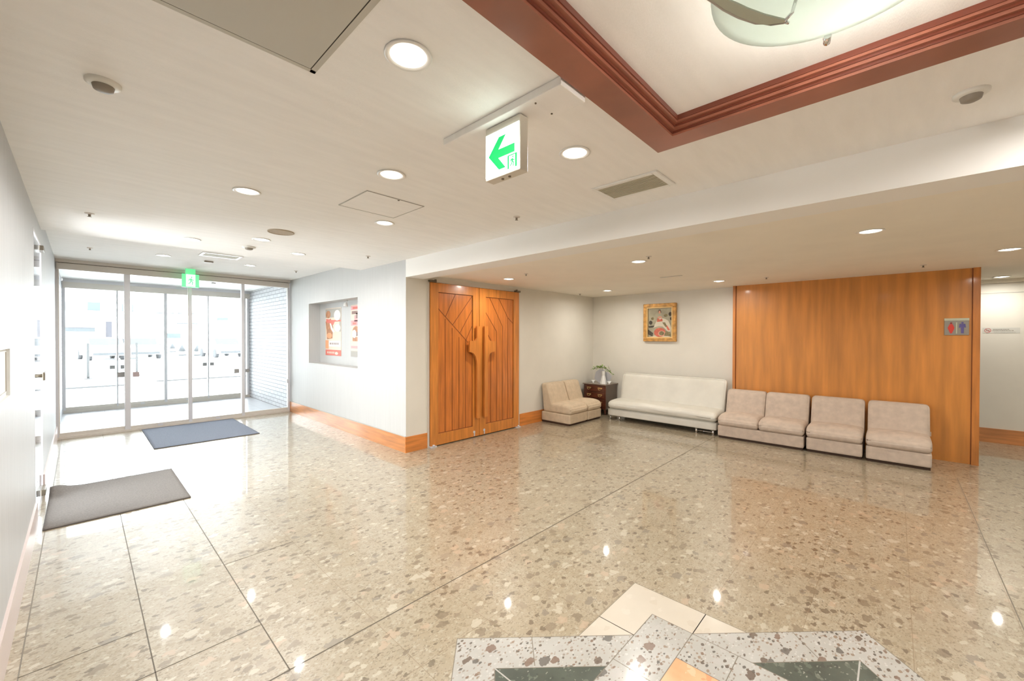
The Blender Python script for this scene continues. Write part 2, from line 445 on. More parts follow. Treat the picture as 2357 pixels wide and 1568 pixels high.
# ------------------------------------------------------------------ walls
def wall_left(bm):
    d0, d1, dz = 4.55, 5.42, 2.19
    box(bm, XL-.15, XL, YB-.1, d0, 0, 2.6); box(bm, XL-.15, XL, d1, YG+.0, 0, 2.6); box(bm, XL-.15, XL, d0, d1, dz, 2.6)
struct('wall_left', mk(wall_left), 'wall_left')
def wall_poster(bm):
    y0, y1, z0, z1 = 5.52, 7.31, .95, 1.957
    box(bm, XP, 2.87, YD, y0, 0, 2.6); box(bm, XP, 2.87, y1, YG, 0, 2.6)
    box(bm, XP, 2.87, y0, y1, 0, z0); box(bm, XP, 2.87, y0, y1, z1, 2.6)
    box(bm, 2.87, 3.0, YD+.12, YG, 0, 2.6)
struct('wall_right', mk(wall_poster), 'wall_ribbed')
DX0, DX1, DZ = 3.012, 4.672, 2.094
def wall_door(bm):
    box(bm, 2.87, DX0, YD, YD+.12, 0, 2.6); box(bm, XP+.0005, 2.87, YD-.0015, YD-.0003, 0, ZB); box(bm, DX1, XF+.1, YD, YD+.12, 0, 2.6); box(bm, DX0, DX1, YD, YD+.12, DZ, 2.6)
    box(bm, 3.0, XF+.1, YD+.12, YD+.2, 0, 2.6)  # unseen backing slab added to stop daylight leaking round the doors
struct('wall_back', mk(wall_door), 'wall_white')
struct('wall_lounge', B(XPIC, XPIC+.1, 1.775, YD, 0, 2.5), 'wall_white')
struct('wall_far', B(XF, XF+.12, YB-.1, YD, 0, 2.6), 'wall_white')
struct('wall_near', B(XL-.1, XF+.1, YB-.12, YB, 0, 2.6), 'wall_white')
struct('wall_partition', B(XPIC, XPIC+.1, -.66, 1.775, 0, 2.5), 'wall_white')
struct('wall_vestibule_right', B(2.69, 2.84, YG+.06, 11.05, -.1, 2.6), 'white_brick')
struct('wall_vestibule_left', B(XL-.15, XL, YG+.06, 11.05, -.1, 2.6), 'white_brick')
# wood panelled partition: face, end posts
wp = sempty('wall_wood', (XW, .56, 0))
obj('panel_face', B(0, .1, -1.2, 1.2, 0, ZA), 'wood_panel', wp)
for y0, y1 in ((-1.235, -1.18), (1.18, 1.215)):
    obj('end_post', B(-.025, .1, y0, y1, 0, ZA), 'wood_trim', wp)
for yg in (-1.18, 1.173):
    obj('post_groove', B(-.004, .0, yg, yg+.007, 0, ZA), 'wood_groove', wp)
# ------------------------------------------------------------------ ceilings
def ceil_hall(bm):
    x0, x1, y0, y1 = -.3, 1.95, -.75, .85
    box(bm, XL-.1, XP, y1, YS, ZH, 2.43); box(bm, XL-.1, XP, YB-.1, y0, ZH, 2.43)
    box(bm, x1, XP, y0, y1, ZH, 2.43); 
    box(bm, XL-.1, x1, y0, y1, 2.375, 2.43)
struct('ceiling', mk(ceil_hall), 'ceiling_paint')
struct('ceiling_entrance', B(XL-.1, XP+.1, YS, YG, ZS, 2.56), 'ceiling_paint')
struct('ceiling_vestibule', B(XL-.1, XP+.1, YG, 11.05, ZS, 2.56), 'ceiling_paint')
struct('ceiling_lounge', B(2.93, XF+.1, YB-.1, YD+.05, ZA, 2.3), 'ceiling_low')
struct('ceiling_beam', B(XP, 2.93, YB-.1, YD, ZB, 2.45), 'beam_paint')
struct('roof', B(XL-.3, XF+.3, YB-.3, 11.1, 2.6, 2.7), 'ceiling_paint')  # unseen slab added above the ceilings to block sky light
# far wall cornice and groove
struct('trim_1', B(XF-.1, XF, YB, YD, 2.13, ZA), 'ceiling_low')
struct('trim_2', B(XF-.004, XF, YB, YD, 1.992, 2.0), 'trim_gray')
# tray moulding in dark red wood
def tray(bm):
    x0, x1, y0, y1 = -.2, 1.955, -.75, .857
    steps = [(0, .118, 2.308, 2.335, 0), (.112, .122, 2.318, 2.345, 1), (.118, .134, 2.327, 2.355, 0), (.130, .139, 2.338, 2.362, 1), (.135, .152, 2.346, 2.37, 0), (.148, .156, 2.355, 2.375, 1)]
    for a, b, za, zb, mi in steps:
        # right arm, far arm, near arm (mitred by overlap of an L frame)
        X1a, X1b, Y1a, Y1b = x1-b, x1-a, y1-b, y1-a
        pts = [(x0, Y1a), (X1a, Y1a), (X1a, y0), (X1b, y0), (X1b, Y1b), (x0, Y1b)]
        prism(bm, pts, za, zb, 'xy', mi)
struct('trim_3', mk(tray), ['mould_red', 'mould_dark'])
# baseboards
struct('baseboard_right', B(XP-.012, XP, YD, YG-.03, 0, .19), 'wood_base')
struct('baseboard_right_cap', B(XP-.014, XP, YD-.004, YG-.03, .19, .197), 'trim_gray')
struct('baseboard_back', mk(lambda b: (box(b, XP-.012, DX0-.03, YD-.012, YD, 0, .19), box(b, DX1+.03, XPIC, YD-.012, YD, 0, .19))), 'wood_base_x')
struct('baseboard_far', B(XF-.014, XF, YB, YD, 0, .19), 'wood_base')
struct('baseboard_left', mk(lambda b: (box(b, XL, XL+.012, YB, 4.55, 0, .185), box(b, XL, XL+.012, 5.42, YG-.04, 0, .185))), 'base_left')

# ------------------------------------------------------------------ double door
def groove(bm, x0, z0, x1, z1, y0, y1, w=.004):
    d = Vector((x1-x0, z1-z0)).normalized(); nx, nz = -d.y*w, d.x*w
    prism(bm, [(x0+nx, z0+nz), (x1+nx, z1+nz), (x1-nx, z1-nz), (x0-nx, z0-nz)], y0, y1, 'xz')
def leaf(name, x0, x1, ix0, ix1, grooves, handle):
    d = sempty(name, (0, 0, 0))
    yf = YD-.03
    def fr(bm):
        box(bm, x0, ix0, yf, YD+.02, .012, DZ-.008); box(bm, ix1, x1, yf, YD+.02, .012, DZ-.008)
        box(bm, ix0, ix1, yf, YD+.02, 1.97, DZ-.008); box(bm, ix0, ix1, yf, YD+.02, .012, .155)
    obj('frame', mk(fr), 'wood_stile', d)
    obj('panel', B(ix0, ix1, yf+.014, YD+.02, .155, 1.97), 'wood_door', d)
    def gr(bm):
        for g in grooves: groove(bm, *g, yf+.011, yf+.015)
        for a, b_ in ((ix0+.004, 0), (ix1-.004, 0)): groove(bm, a, .155, a, 1.97, yf+.0105, yf+.015)
        for z in (.159, 1.966): groove(bm, ix0, z, ix1, z, yf+.0105, yf+.015)
    obj('plank_groove', mk(gr), 'wood_groove', d)
    h = obj('handle', mk(lambda bm: prism(bm, handle, yf-.05, yf-.018, 'xz')), 'wood_handle', d)
    def st(bm):
        hx = sum(p[0] for p in handle)/len(handle)
        xs = [p[0] for p in handle]; cx = (min(xs)+max(xs))/2
        s0 = min(p[0] for p in handle if p[1] > 1.4); s1 = max(p[0] for p in handle if p[1] > 1.4); c = (s0+s1)/2
        for z in (.45, 1.27): box(bm, c-.012, c+.012, yf-.02, yf, z-.03, z+.03)
    obj('standoff', mk(st), 'wood_groove', h)
    # floor and head pivots, lock
    px = x0+.03 if name == 'door_1' else x1-.03
    def pv(bm):
        box(bm, px-.05, px+.05, yf-.016, YD, DZ-.006, DZ+.02); cyl(bm, (px+(.035 if name == 'door_1' else -.035), yf-.012, DZ+.0), .016, .016, .03, 12)
    obj('head_pivot', mk(pv), 'metal_dark', d)
    obj('floor_pivot', mk(lambda bm: (box(bm, px-.045, px+.045, yf-.03, YD, .0, .014), cyl(bm, (px, yf-.022, .012), .014, .014, .02, 12))), 'metal_gray', d)
    lx = x1-.09 if name == 'door_1' else x0+.09
    obj('flush_bolt', mk(lambda bm: (cyl(bm, (lx, yf-.006, .075), .018, .018, .01, 16, 'y'), box(bm, lx-.006, lx+.006, yf-.012, yf, .02, .06))), 'metal_gray', d)
    return d
hl = [(3.756, 1.547), (3.812, 1.547), (3.812, .27), (3.756, .27), (3.756, 1.02), (3.748, 1.08), (3.728, 1.13), (3.695, 1.17), (3.664, 1.185), (3.624, 1.193), (3.624, 1.343), (3.70, 1.343), (3.735, 1.352), (3.756, 1.385)]
hr = [(3.90, 1.549), (3.962, 1.549), (3.962, 1.40), (3.975, 1.36), (4.01, 1.342), (4.116, 1.336), (4.116, 1.194), (4.06, 1.185), (4.01, 1.165), (3.978, 1.125), (3.962, 1.06), (3.962, .27), (3.90, .27)]
hl = hl[::-1]
gl = [(3.255, .155, 3.255, 1.635), (3.37, .155, 3.37, 1.515), (3.485, .155, 3.485, 1.395), (3.6, .155, 3.6, 1.365), (3.14, 1.765, 3.64, 1.325), (3.423, 1.965, 3.262, 1.665), (3.721, 1.78, 3.50, 1.45), (3.715, 1.96, 3.38, 1.56), (3.721, 1.56, 3.61, 1.36)]
gr_ = [(4.075, .155, 4.075, 1.355), (4.19, .155, 4.19, 1.48), (4.312, .155, 4.312, 1.56), (4.43, .155, 4.43, 1.69), (3.964, 1.76, 4.19, 1.48), (4.05, 1.965, 4.312, 1.56), (4.235, 1.968, 4.43, 1.69), (3.964, 1.50, 4.075, 1.355), (4.43, 1.69, 4.55, 1.60)]
leaf('door_1', DX0+.006, 3.835, 3.137, 3.722, gl, hl)
leaf('door_2', 3.843, DX1-.006, 3.965, 4.548, gr_, hr)
struct('trim_4', mk(lambda bm: (box(bm, DX0-.028, DX0, YD-.012, YD+.1, 0, DZ+.005), box(bm, DX1, DX1+.028, YD-.012, YD+.1, 0, DZ+.005))), 'metal_cream')

# ------------------------------------------------------------------ glazed entrance
def glazed(name, x0, x1, y, z0, z1, st=.03, sticker=None, bottom=.05, foot=False, left=True, right=True, pane='glass_pane', rail='metal_cream'):
    d = sempty(name, (0, 0, 0))
    def fr(bm):
        if left: box(bm, x0, x0+st, y-.02, y+.02, z0, z1)
        if right: box(bm, x1-st, x1, y-.02, y+.02, z0, z1)
        box(bm, x0+(st if left else 0), x1-(st if right else 0), y-.018, y+.018, z0, z0+bottom)
    obj('frame', mk(fr), rail, d)
    obj('pane', B(x0+.01, x1-.01, y-.004, y+.004, z0+.01, z1), pane, d)
    for (sx, sz, s, m_) in (sticker or []):
        obj('push_sticker', B(sx-s/2, sx+s/2, y-.007, y-.0042, sz-s/2, sz+s/2, bev=.002), m_, d)
    if foot:
        obj('foot_guide', B((x0+x1)/2-.03, (x0+x1)/2+.03, y-.028, y-.019, z0+.0, z0+.03), 'metal_gray', d)
    return d
g0, g1 = XL+.012, 2.655
struct('trim_5', B(g0, g1, YG-.05, YG+.05, .0, .028), 'metal_cream')                # sill
glazed('window_1', g0, .462, YG, .028, 2.30, .022, [(.40, .835, .075, 'sticker_gray')], .05, right=False)
glazed('door_3', .465, 1.20, YG-.02, .028, 2.30, .024, [(.562, .83, .075, 'sticker_rose')], .045, True, left=False)
glazed('door_4', 1.202, 1.92, YG-.02, .028, 2.30, .024, [(1.832, .805, .075, 'sticker_gray')], .045, True, right=False)
glazed('window_2', 1.925, g1, YG, .028, 2.30, .022, [(1.995, .803, .06, 'sticker_gray')], .05, left=False)
def mull(bm):
    for xm, w in ((.47, .032), (1.201, .02), (1.925, .022)): box(bm, xm-w, xm+w, YG-.045, YG+.03, .028, 2.30)
    box(bm, g0-.012, g0+.012, YG-.045, YG+.03, .0, 2.43); box(bm, g1-.02, g1+.01, YG-.045, YG+.03, .0, 2.43)
struct('trim_6', mk(mull), 'metal_gray')
struct('trim_7', B(g0, g1, YG-.07, YG+.05, 2.30, 2.385), 'metal_cream')               # header box
struct('trim_8', B(g0, g1, YG-.045, YG+.05, 2.385, 2.395), 'metal_dark')
struct('trim_9', B(g0-.01, g1+.02, YG-.06, YG+.05, 2.395, ZS), 'metal_cream')
for i, (sx, nm) in enumerate(((.145, 'left'), (1.55, 'right'))): pass
# lock on right jamb
tag(obj('door_lock', mk(lambda bm: (box(bm, 0, .05, -.02, .02, 0, .07, bev=.004), box(bm, .012, .038, -.03, -.018, .02, .05))), 'metal_gray', loc=(2.605, YG-.055, .54)), 'small grey lock box low on the right jamb of the entrance glazing', 'lock')
# outer glazing
YO = 10.95
struct('trim_10', B(g0, 2.69, YO-.05, YO+.05, -.01, .05), 'metal_cream')
glazed('window_3', g0, .484, YO, .05, 2.27, .03, [(.415, .8, .075, 'sticker_gray')], .05, right=False)
glazed('door_5', .484, 1.198, YO-.02, .05, 2.27, .022, [(.561, .8, .075, 'sticker_gray')], .05, True, left=False)
glazed('door_6', 1.2, 1.912, YO-.02, .05, 2.27, .022, [(1.849, .79, .075, 'sticker_gray')], .05, True, right=False)
glazed('window_4', 1.912, 2.62, YO, .05, 2.27, .03, [(1.981, .79, .075, 'sticker_gray')], .05, left=False)
def mull2(bm):
    for xm, w in ((.484, .012), (1.198, .022), (1.912, .012), (2.59, .014), (2.66, .022)): box(bm, xm-w, xm+w, YO-.045, YO+.03, .05, 2.27)
    box(bm, g0-.012, g0+.03, YO-.045, YO+.03, .0, 2.4)
struct('trim_11', mk(mull2), 'metal_gray')
struct('trim_12', B(g0, 2.69, YO-.06, YO+.05, 2.27, 2.38), 'metal_cream')
struct('trim_13', B(g0, 2.69, YO-.05, YO+.05, 2.38, ZS), 'metal_gray')

# side glass door in the left wall
sd = sempty('door_7', (0, 0, 0))
obj('pane', B(XL-.012, XL-.004, 4.575, 5.40, .05, 2.17), 'glass_side', sd)
obj('jamb', mk(lambda bm: (box(bm, XL-.15, XL+.001, 4.545, 4.575, 0, 2.19), box(bm, XL-.15, XL+.001, 5.40, 5.425, 0, 2.19), box(bm, XL-.15, XL, 4.575, 5.40, 2.17, 2.19))), 'metal_gray', sd)
obj('rail', B(XL-.04, XL-.001, 4.576, 5.399, .0, .05), 'metal_gray', sd)
obj('head_pivot', B(XL-.003, XL+.022, 5.22, 5.40, 2.12, 2.16, bev=.003), 'metal_dark', sd)
obj('foot_pivot', B(XL-.003, XL+.022, 5.22, 5.40, .05, .10, bev=.003), 'metal_dark', sd)
def lever(bm):
    cyl(bm, (XL-.02, 4.98, 1.08), .016, .014, .055, 16, 'x'); box(bm, XL+.025, XL+.04, 4.86, 5.0, 1.05, 1.11, bev=.004)
obj('handle', mk(lever), 'metal_dark', sd)
# framed notice on the left wall
nb = thing('notice_frame', 'white framed notice board on the left wall at the edge of the photo', 'notice board', (XL, 2.6, 1.245))
obj('frame', mk(lambda bm: (box(bm, .0, .02, -.25, .25, .1, .125), box(bm, 0, .02, -.25, .25, -.135, -.105), box(bm, 0, .02, .225, .25, -.105, .1), box(bm, 0, .02, -.25, -.225, -.105, .1))), 'ceramic', nb)
obj('notice_sheet', B(.0, .008, -.225, .225, -.105, .1), 'poster_white', nb)
obj('inner_border', mk(lambda bm: (box(bm, .008, .011, .205, .212, -.09, .085), box(bm, .008, .011, -.212, .212, .085, .09), box(bm, .008, .011, -.212, .212, -.09, -.085))), 'trim_gray', nb)

# ------------------------------------------------------------------ posters and niche lamp
XN = 2.87
def poster(name, yL, yR, z0, z1, label, comps):
    """yL is the far (picture-left) edge"""
    t = thing(name, label, 'poster', (XN, (yL+yR)/2, (z0+z1)/2))
    w, h = yL-yR, z1-z0
    obj('sheet', B(-.004, 0, -w/2, w/2, -h/2, h/2), 'poster_cream', t)
    # comps : material -> polygons in (u right 0..1, v up 0..1)
    k = 0
    for m_, polys in comps:
        for p in polys:
            obj('printed_area', mk(lambda bm: prism(bm, [(w/2-u*w, -h/2+v*h) for u, v in p], -.004-.0006*(k+1), -.004, 'yz')), m_, t)
        k += 1
    return t
def rc(u0, v0, u1, v1): return [(u0, v0), (u1, v0), (u1, v1), (u0, v1)]
def el(u, v, a, b, n=18): return [(u+a*math.cos(2*math.pi*i/n), v+b*math.sin(2*math.pi*i/n)) for i in range(n)]
poster('wall_poster', 7.07, 6.47, 1.085, 1.872, 'red and brown poster, the farther one inside the wall niche', [
    ('poster_gray', [rc(0, .8, .98, .985), rc(.9, .5, .98, .8)]),
    ('poster_brown', [[(0, .72), (.35, .78), (.5, .6), (.45, .36), (.1, .34), (.08, .5)], el(.18, .87, .16, .08)]),
    ('poster_red', [[(.05, .78), (.4, .75), (.98, .74), (.98, .71), (.6, .71), (.5, .64), (.3, .68), (.05, .7)], rc(0, 0, 1, .12)]),
    ('poster_white', [el(.76, .84, .2, .11), el(.78, .58, .18, .08), rc(.22, .19, .98, .31), [(.28, .68), (.36, .68), (.5, .55), (.62, .5), (.5, .48), (.36, .56)]]),
    ('poster_orange', [rc(0, .14, .2, .32), el(.26, .42, .17, .06)]),
    ('poster_dark', [rc(.3+.12*i, .23, .36+.12*i, .27) for i in range(5)]),
    ('poster_cream', [rc(.12+.1*i, .04, .18+.1*i, .08) for i in range(5)]+[el(.72, .05, .1, .03)])])
poster('wall_poster', 6.12, 5.56, 1.09, 1.885, 'narrow-looking pink and grey poster, the nearer one inside the wall niche', [
    ('poster_pink', [rc(0, .9, .5, .98), rc(0, .6, .5, .7), rc(.2, .68, .7, .8), rc(0, .16, .98, .21)]),
    ('poster_red', [rc(.1, .92, .4, .96), rc(.1, .62, .3, .66), rc(.5, .88, .9, .96)]),
    ('poster_brown', [el(.3, .5, .2, .09), rc(.1, .3, .9, .38)]),
    ('poster_dark', [rc(.05, .82, .4, .88), rc(.3, .74, .48, .84), el(.34, .44, .06, .04)]),
    ('poster_white', [el(.2, .44, .12, .08), el(.7, .72, .2, .1)]),
    ('poster_gray', [rc(0, 0, 1, .11)])])
nl = thing('spot_lamp', 'small white spotlight under the top of the poster niche', 'lamp', (2.80, 6.12, 1.95))
obj('bracket', mk(lambda bm: tube(bm, [(0, 0, .007), (0, 0, -.02), (-.01, .0, -.035)], .008)), 'ceramic', nl)
obj('lamp_head', mk(lambda bm: lathe(bm, (-.01, .02, -.09), [(0, .06), (.022, .058), (.03, .03), (.034, 0), (.028, 0), (0, .01)], 20)), 'ceramic', nl)

# ------------------------------------------------------------------ couches
def couch(label, loc, rz, w, fabric, group, name='armless_couch', double=False, side=True):
    t = thing(name, label, 'couch', loc, rz, group)
    d = .60
    obj('plinth', B(.012, w-.012, .03, d-.03, 0, .035), 'plinth', t)
    obj('base', mk(lambda bm: soft(bm, .002, w-.002, .005, d-.02, .028, .175, .014, 8)), fabric, t)
    def seat(p, s):
        z = p.z
        if s.z > 0: z += .022*(1-s.x**2)*(1-min(1, abs(s.y))**2)+.006
        y = p.y-.012*(1-s.z**2)*(1-s.x**2 if s.y < 0 else 0)
        # front edge rolls down
        if s.y < -.2: z -= .03*((-s.y-.2)/.8)**2*(1 if s.z > 0 else 0)
        return Vector((p.x, y, z))
    n = 2 if double else 1
    for i in range(n):
        a, b = w*i/n, w*(i+1)/n
        obj('seat_cushion', mk(lambda bm: soft(bm, a, b, -.006, d-.2, .172, .318, .045, 16, seat)), fabric, t)
    def back(p, s):
        k = (p.z-.16)/.47
        y = p.y+.17*max(0, k)*(1-.75*(s.y+1)/2)
        y -= .014*(1-s.x**2)*(1-s.z**2) if s.y < 0 else 0
        return Vector((p.x, y, p.z))
    for i in range(n):
        a, b = w*i/n+.002, w*(i+1)/n-.002
        obj('backrest', mk(lambda bm: soft(bm, a, b, .30, d-.055, .17, .635, .04, 16, back)), fabric, t)
    if side:
        obj('side_clip', B(w+.0005, w+.006, .40, .43, .30, .345), 'metal_cream', t)
    return t
G1 = 'beige armless couches along the wood panel wall'
G2 = 'beige armless couches beside the wooden double door'
# local x runs towards -Y for the group on the wood wall
couch('beige armless seat at the right end of the row by the wood panel', (6.10, .235, 0), -math.pi/2, .53, 'couch_beige', G1)
couch('beige armless seat, second from the right end of the row by the wood panel', (6.10, .79, 0), -math.pi/2, .53, 'couch_beige', G1, side=False)
couch('wide beige two-seat couch by the wood panel, next to the white sofa', (6.095, 1.80, 0), -math.pi/2, .99, 'couch_beige', G1, double=True, side=False)
couch('tan armless seat beside the wooden double door, nearer the door', (5.232, 3.68, 0), 0, .50, 'couch_warm', G2, side=False)
couch('tan armless seat between the one by the door and the white sofa', (5.738, 3.675, 0), 0, .42, 'couch_warm', G2, side=False)

# white sofa bed
ws = thing('sofa', 'long white leather sofa bed on chrome legs below the framed painting', 'sofa', (6.14, 3.55, 0), -math.pi/2)
W, D = 1.72, .66
obj('base', mk(lambda bm: soft(bm, 0, W, 0, D-.04, .075, .19, .02, 8)), 'leather_white', ws)
def wseat(p, s):
    z = p.z
    if s.z > 0:
        z += .014*(1-s.x**2)+.006*math.sin(s.x*9+s.y*3)*(1-s.x**2)
        if s.y < -.1: z -= .02*((-s.y-.1)/.9)**2
    return Vector((p.x, p.y-.012*(1-s.z**2) if s.y < 0 else p.y, z))
obj('seat_cushion', mk(lambda bm: soft(bm, -.002, W+.002, -.005, D-.12, .188, .335, .055, 26, wseat)), 'leather_white', ws)
def wback(p, s):
    k = (p.z-.22)/.53
    y = p.y+.15*max(0, k)*(1-.7*(s.y+1)/2)
    if s.y < 0:
        b = .016*(1-s.z**2)*abs(math.cos(s.x*math.pi*1.0))
        y -= b
        y -= .05*max(0, 1-(p.z-.22)/.12)
    return Vector((p.x, y, p.z))
obj('backrest', mk(lambda bm: soft(bm, .02, W-.0, D-.31, D-.14, .22, .765, .06, 26, wback)), 'leather_white', ws)
for x in (.03, .2, W-.28, W-.05):
    obj('leg', mk(lambda bm: (cyl(bm, (x, .045, 0), .016, .016, .08, 14), cyl(bm, (x, .045, 0), .02, .02, .008, 14))), 'chrome', ws)
for x in (.05, W-.05):
    obj('leg', mk(lambda bm: cyl(bm, (x, D-.1, 0), .016, .016, .08, 14)), 'chrome', ws)
obj('floor_bar', mk(lambda bm: tube(bm, [(W-.28, .045, .04), (W-.05, .045, .04)], .006)), 'chrome', ws)
obj('zip', mk(lambda bm: tube(bm, [(.0, -.012, .19), (W, -.012, .19)], .003)), 'trim_gray', ws)

# ------------------------------------------------------------------ chest in the corner
ch = thing('side_chest', 'small dark mahogany chest with two drawers in the lounge corner', 'chest', (6.42, 3.75, 0))
cw, cd, chh = .40, .46, .55            # x depth, y length
obj('body', B(.015, cw, .0, cd, .10, chh-.02, bev=.004), 'mahogany_side', ch)
obj('front', B(.0, .015, .005, cd-.005, .10, chh-.02), 'mahogany', ch)
obj('top', B(-.02, cw+.015, -.02, cd+.015, chh-.02, chh, bev=.006), 'marble_top', ch)
for z0, z1 in ((.41, .515), (.29, .395), (.15, .275)):
    dr = obj('drawer', B(-.012, .0, .03, cd-.03, z0, z1, bev=.004), 'mahogany', ch)
    for y in (.11, .34):
        zc = (z0+z1)/2
        obj('drawer_pull', mk(lambda bm: (tube(bm, [(-.016, y-.035, zc+.012), (-.028, y-.026, zc-.01), (-.03, y, zc-.02), (-.028, y+.026, zc-.01), (-.016, y+.035, zc+.012)], .0045), box(bm, -.016, -.012, y-.045, y+.045, zc+.002, zc+.026, bev=.002))), 'brass', dr)
for x, y in ((.03, .03), (.03, cd-.03), (cw-.03, .03), (cw-.03, cd-.03)):
    obj('leg', mk(lambda bm: lathe(bm, (x, y, 0), [(0, 0), (.018, 0), (.014, .03), (.026, .1), (0, .1)], 14)), 'mahogany', ch)
# vases and flowers
vx, vy, vz = 6.53, 3.86, .55
va = thing('paper_vase', 'white folded angular vase with green leaves on the dark chest', 'vase', (vx, vy, vz))
def vas(bm):
    lathe(bm, (0, 0, 0), [(0, 0), (.065, 0), (.05, .06), (.028, .15), (.034, .23), (.026, .228), (.02, .15), (0, .05)], 6)
    for f in bm.faces: f.smooth = False
obj('vase_body', mk(vas), 'ceramic', va)
def lf(bm, p, d, l, w, up=.3):
    p = Vector(p); d = Vector(d).normalized(); s = d.cross(Vector((0, 0, 1)))
    s = s.normalized() if s.length > .01 else Vector((1, 0, 0))
    n = s.cross(d)
    pts = [(0, 0), (.3, 1), (.65, .8), (1, 0)]
    L_ = [bm.verts.new(p+d*l*t+s*w*k+n*l*.12*math.sin(t*3)) for t, k in pts]
    R_ = [bm.verts.new(p+d*l*t-s*w*k+n*l*.12*math.sin(t*3)) for t, k in pts[1:3]]
    m_ = [bm.verts.new(p+d*l*t+n*(l*.12*math.sin(t*3)-w*.25)) for t, k in pts[1:3]]
    bm.faces.new((L_[0], L_[1], m_[0])); bm.faces.new((L_[0], m_[0], R_[0]))
    bm.faces.new((L_[1], L_[2], m_[1], m_[0])); bm.faces.new((R_[0], m_[0], m_[1], R_[1]))
    bm.faces.new((L_[2], L_[3], m_[1])); bm.faces.new((R_[1], m_[1], L_[3]))
rnd = random.Random(3)
def leaves(bm):
    for i in range(34):
        t = i/33
        base = Vector((.02, .24-.40*t, .25+.05*math.sin(t*3.0)-(.07*max(0, t-.62)/.38)))
        for k in range(2):
            d = (rnd.uniform(-1, 1), rnd.uniform(-1, 1), rnd.uniform(-.5, .7))
            lf(bm, base+Vector((rnd.uniform(-.015, .015),)*3), d, rnd.uniform(.035, .065), rnd.uniform(.009, .015))
obj('foliage', mk(leaves), 'leaf', va)
def leaves2(bm):
    for i in range(18):
        base = Vector((.0, .15-.25*rnd.random(), .27+.03*rnd.random()))
        lf(bm, base, (rnd.uniform(-1, .2), rnd.uniform(-1, 1), rnd.uniform(-.2, 1)), .035, .009)
obj('young_leaves', mk(leaves2), 'leaf_light', va)
obj('stems', mk(lambda bm: (tube(bm, [(0, 0, .2), (.02, .03, .27), (.02, .14, .28), (.02, .24, .25)], .003), tube(bm, [(0, 0, .2), (.02, -.03, .27), (.02, -.09, .24), (.02, -.16, .19)], .003), tube(bm, [(.02, -.14, .2), (.02, -.12, .26), (.02, -.08, .33)], .0022))), 'stem_brown', va)
pw = thing('paper_wrap', 'pale fan of wrapping paper standing behind the white vase', 'wrapping paper', (vx+.075, vy+.06, vz))
def fan(bm):
    pts = [(-.02, 0), (.10, .0), (.2, .07), (.17, .2), (.08, .26), (0, .24), (-.05, .12)]
    prism(bm, [(a-.02, b) for a, b in pts], .0, .004, 'yz')
    prism(bm, [(-.02, 0), (-.14, .05), (-.18, .14), (-.1, .2), (0, .24)], .006, .010, 'yz')
obj('folded_sheet', mk(fan), 'paper_wrap', pw)
for k, (dx, dy, s, lb) in enumerate(((-.03, .20, 1.0, 'tiny white cup on the chest, left of the angular vase'), (.0, -.115, 1.15, 'tiny white cup on the chest, right of the angular vase'))):
    tag(obj('small_cup', mk(lambda bm: lathe(bm, (0, 0, 0), [(0, 0), (.018*s, 0), (.012*s, .012), (.034*s, .055), (.03*s, .055), (0, .02)], 18)), 'ceramic', loc=(vx+dx, vy+dy, vz)), lb, 'cup', 'white cups on the chest')

# ------------------------------------------------------------------ painting
pa = thing('framed_painting', 'gold framed painting of a red and white figure above the white sofa', 'painting', (XPIC, 2.942, 1.652))
pw_, ph_ = .575, .65
def fr(bm):
    f = .062
    for (a, b, c, d_) in ((-pw_/2, pw_/2, ph_/2-f, ph_/2), (-pw_/2, pw_/2, -ph_/2, -ph_/2+f), (-pw_/2, -pw_/2+f, -ph_/2+f, ph_/2-f), (pw_/2-f, pw_/2, -ph_/2+f, ph_/2-f)):
        box(bm, -.05, 0, a, b, c, d_, bev=.008)
obj('frame', mk(fr), 'gold_frame', pa)
def fr2(bm):
    f0, f1 = .055, .078
    for (a, b, c, d_) in ((-pw_/2+f0, pw_/2-f0, ph_/2-f1, ph_/2-f0), (-pw_/2+f0, pw_/2-f0, -ph_/2+f0, -ph_/2+f1), (-pw_/2+f0, -pw_/2+f1, -ph_/2+f1, ph_/2-f1), (pw_/2-f1, pw_/2-f0, -ph_/2+f1, ph_/2-f1)):
        box(bm, -.045, -.01, a, b, c, d_)
obj('inner_slip', mk(fr2), 'gold_light', pa)
cwid, chei = pw_-.15, ph_-.15
cv = obj('canvas', B(-.02, -.008, -cwid/2, cwid/2, -chei/2, chei/2), 'canvas', pa)
def art(m_, polys, k, nm):
    for p in polys:
        obj(nm, mk(lambda bm: prism(bm, [(cwid/2-u*cwid, -chei/2+v*chei) for u, v in p], -.02-.0007*k, -.0205+.0005, 'yz')), m_, cv)
art('paint_cream', [[(.22, .32), (.45, .38), (.62, .36), (.92, .12), (.98, .3), (.85, .55), (.72, .62), (.55, .66), (.4, .6), (.3, .45)], [(.1, 0), (.95, .0), (.8, .05), (.3, .06)]], 1, 'pale_area')
art('paint_red', [el(.5, .16, .24, .16), [(.38, .52), (.62, .54), (.6, .64), (.5, .6), (.4, .66)], [(.72, .42), (.8, .4), (.92, .24), (.84, .22)]], 2, 'red_area')
art('paint_pink', [el(.5, .68, .09, .035), el(.49, .86, .045, .06), el(.58, .12, .15, .1)], 3, 'pink_area')
art('paint_olive', [el(.58, .13, .1, .07), el(.74, .74, .08, .05), el(.2, .64, .06, .05), [(.6, .5), (.72, .5), (.8, .36), (.74, .34)], [(.68, .04), (.95, .04), (.92, .18), (.74, .2)]], 4, 'olive_area')
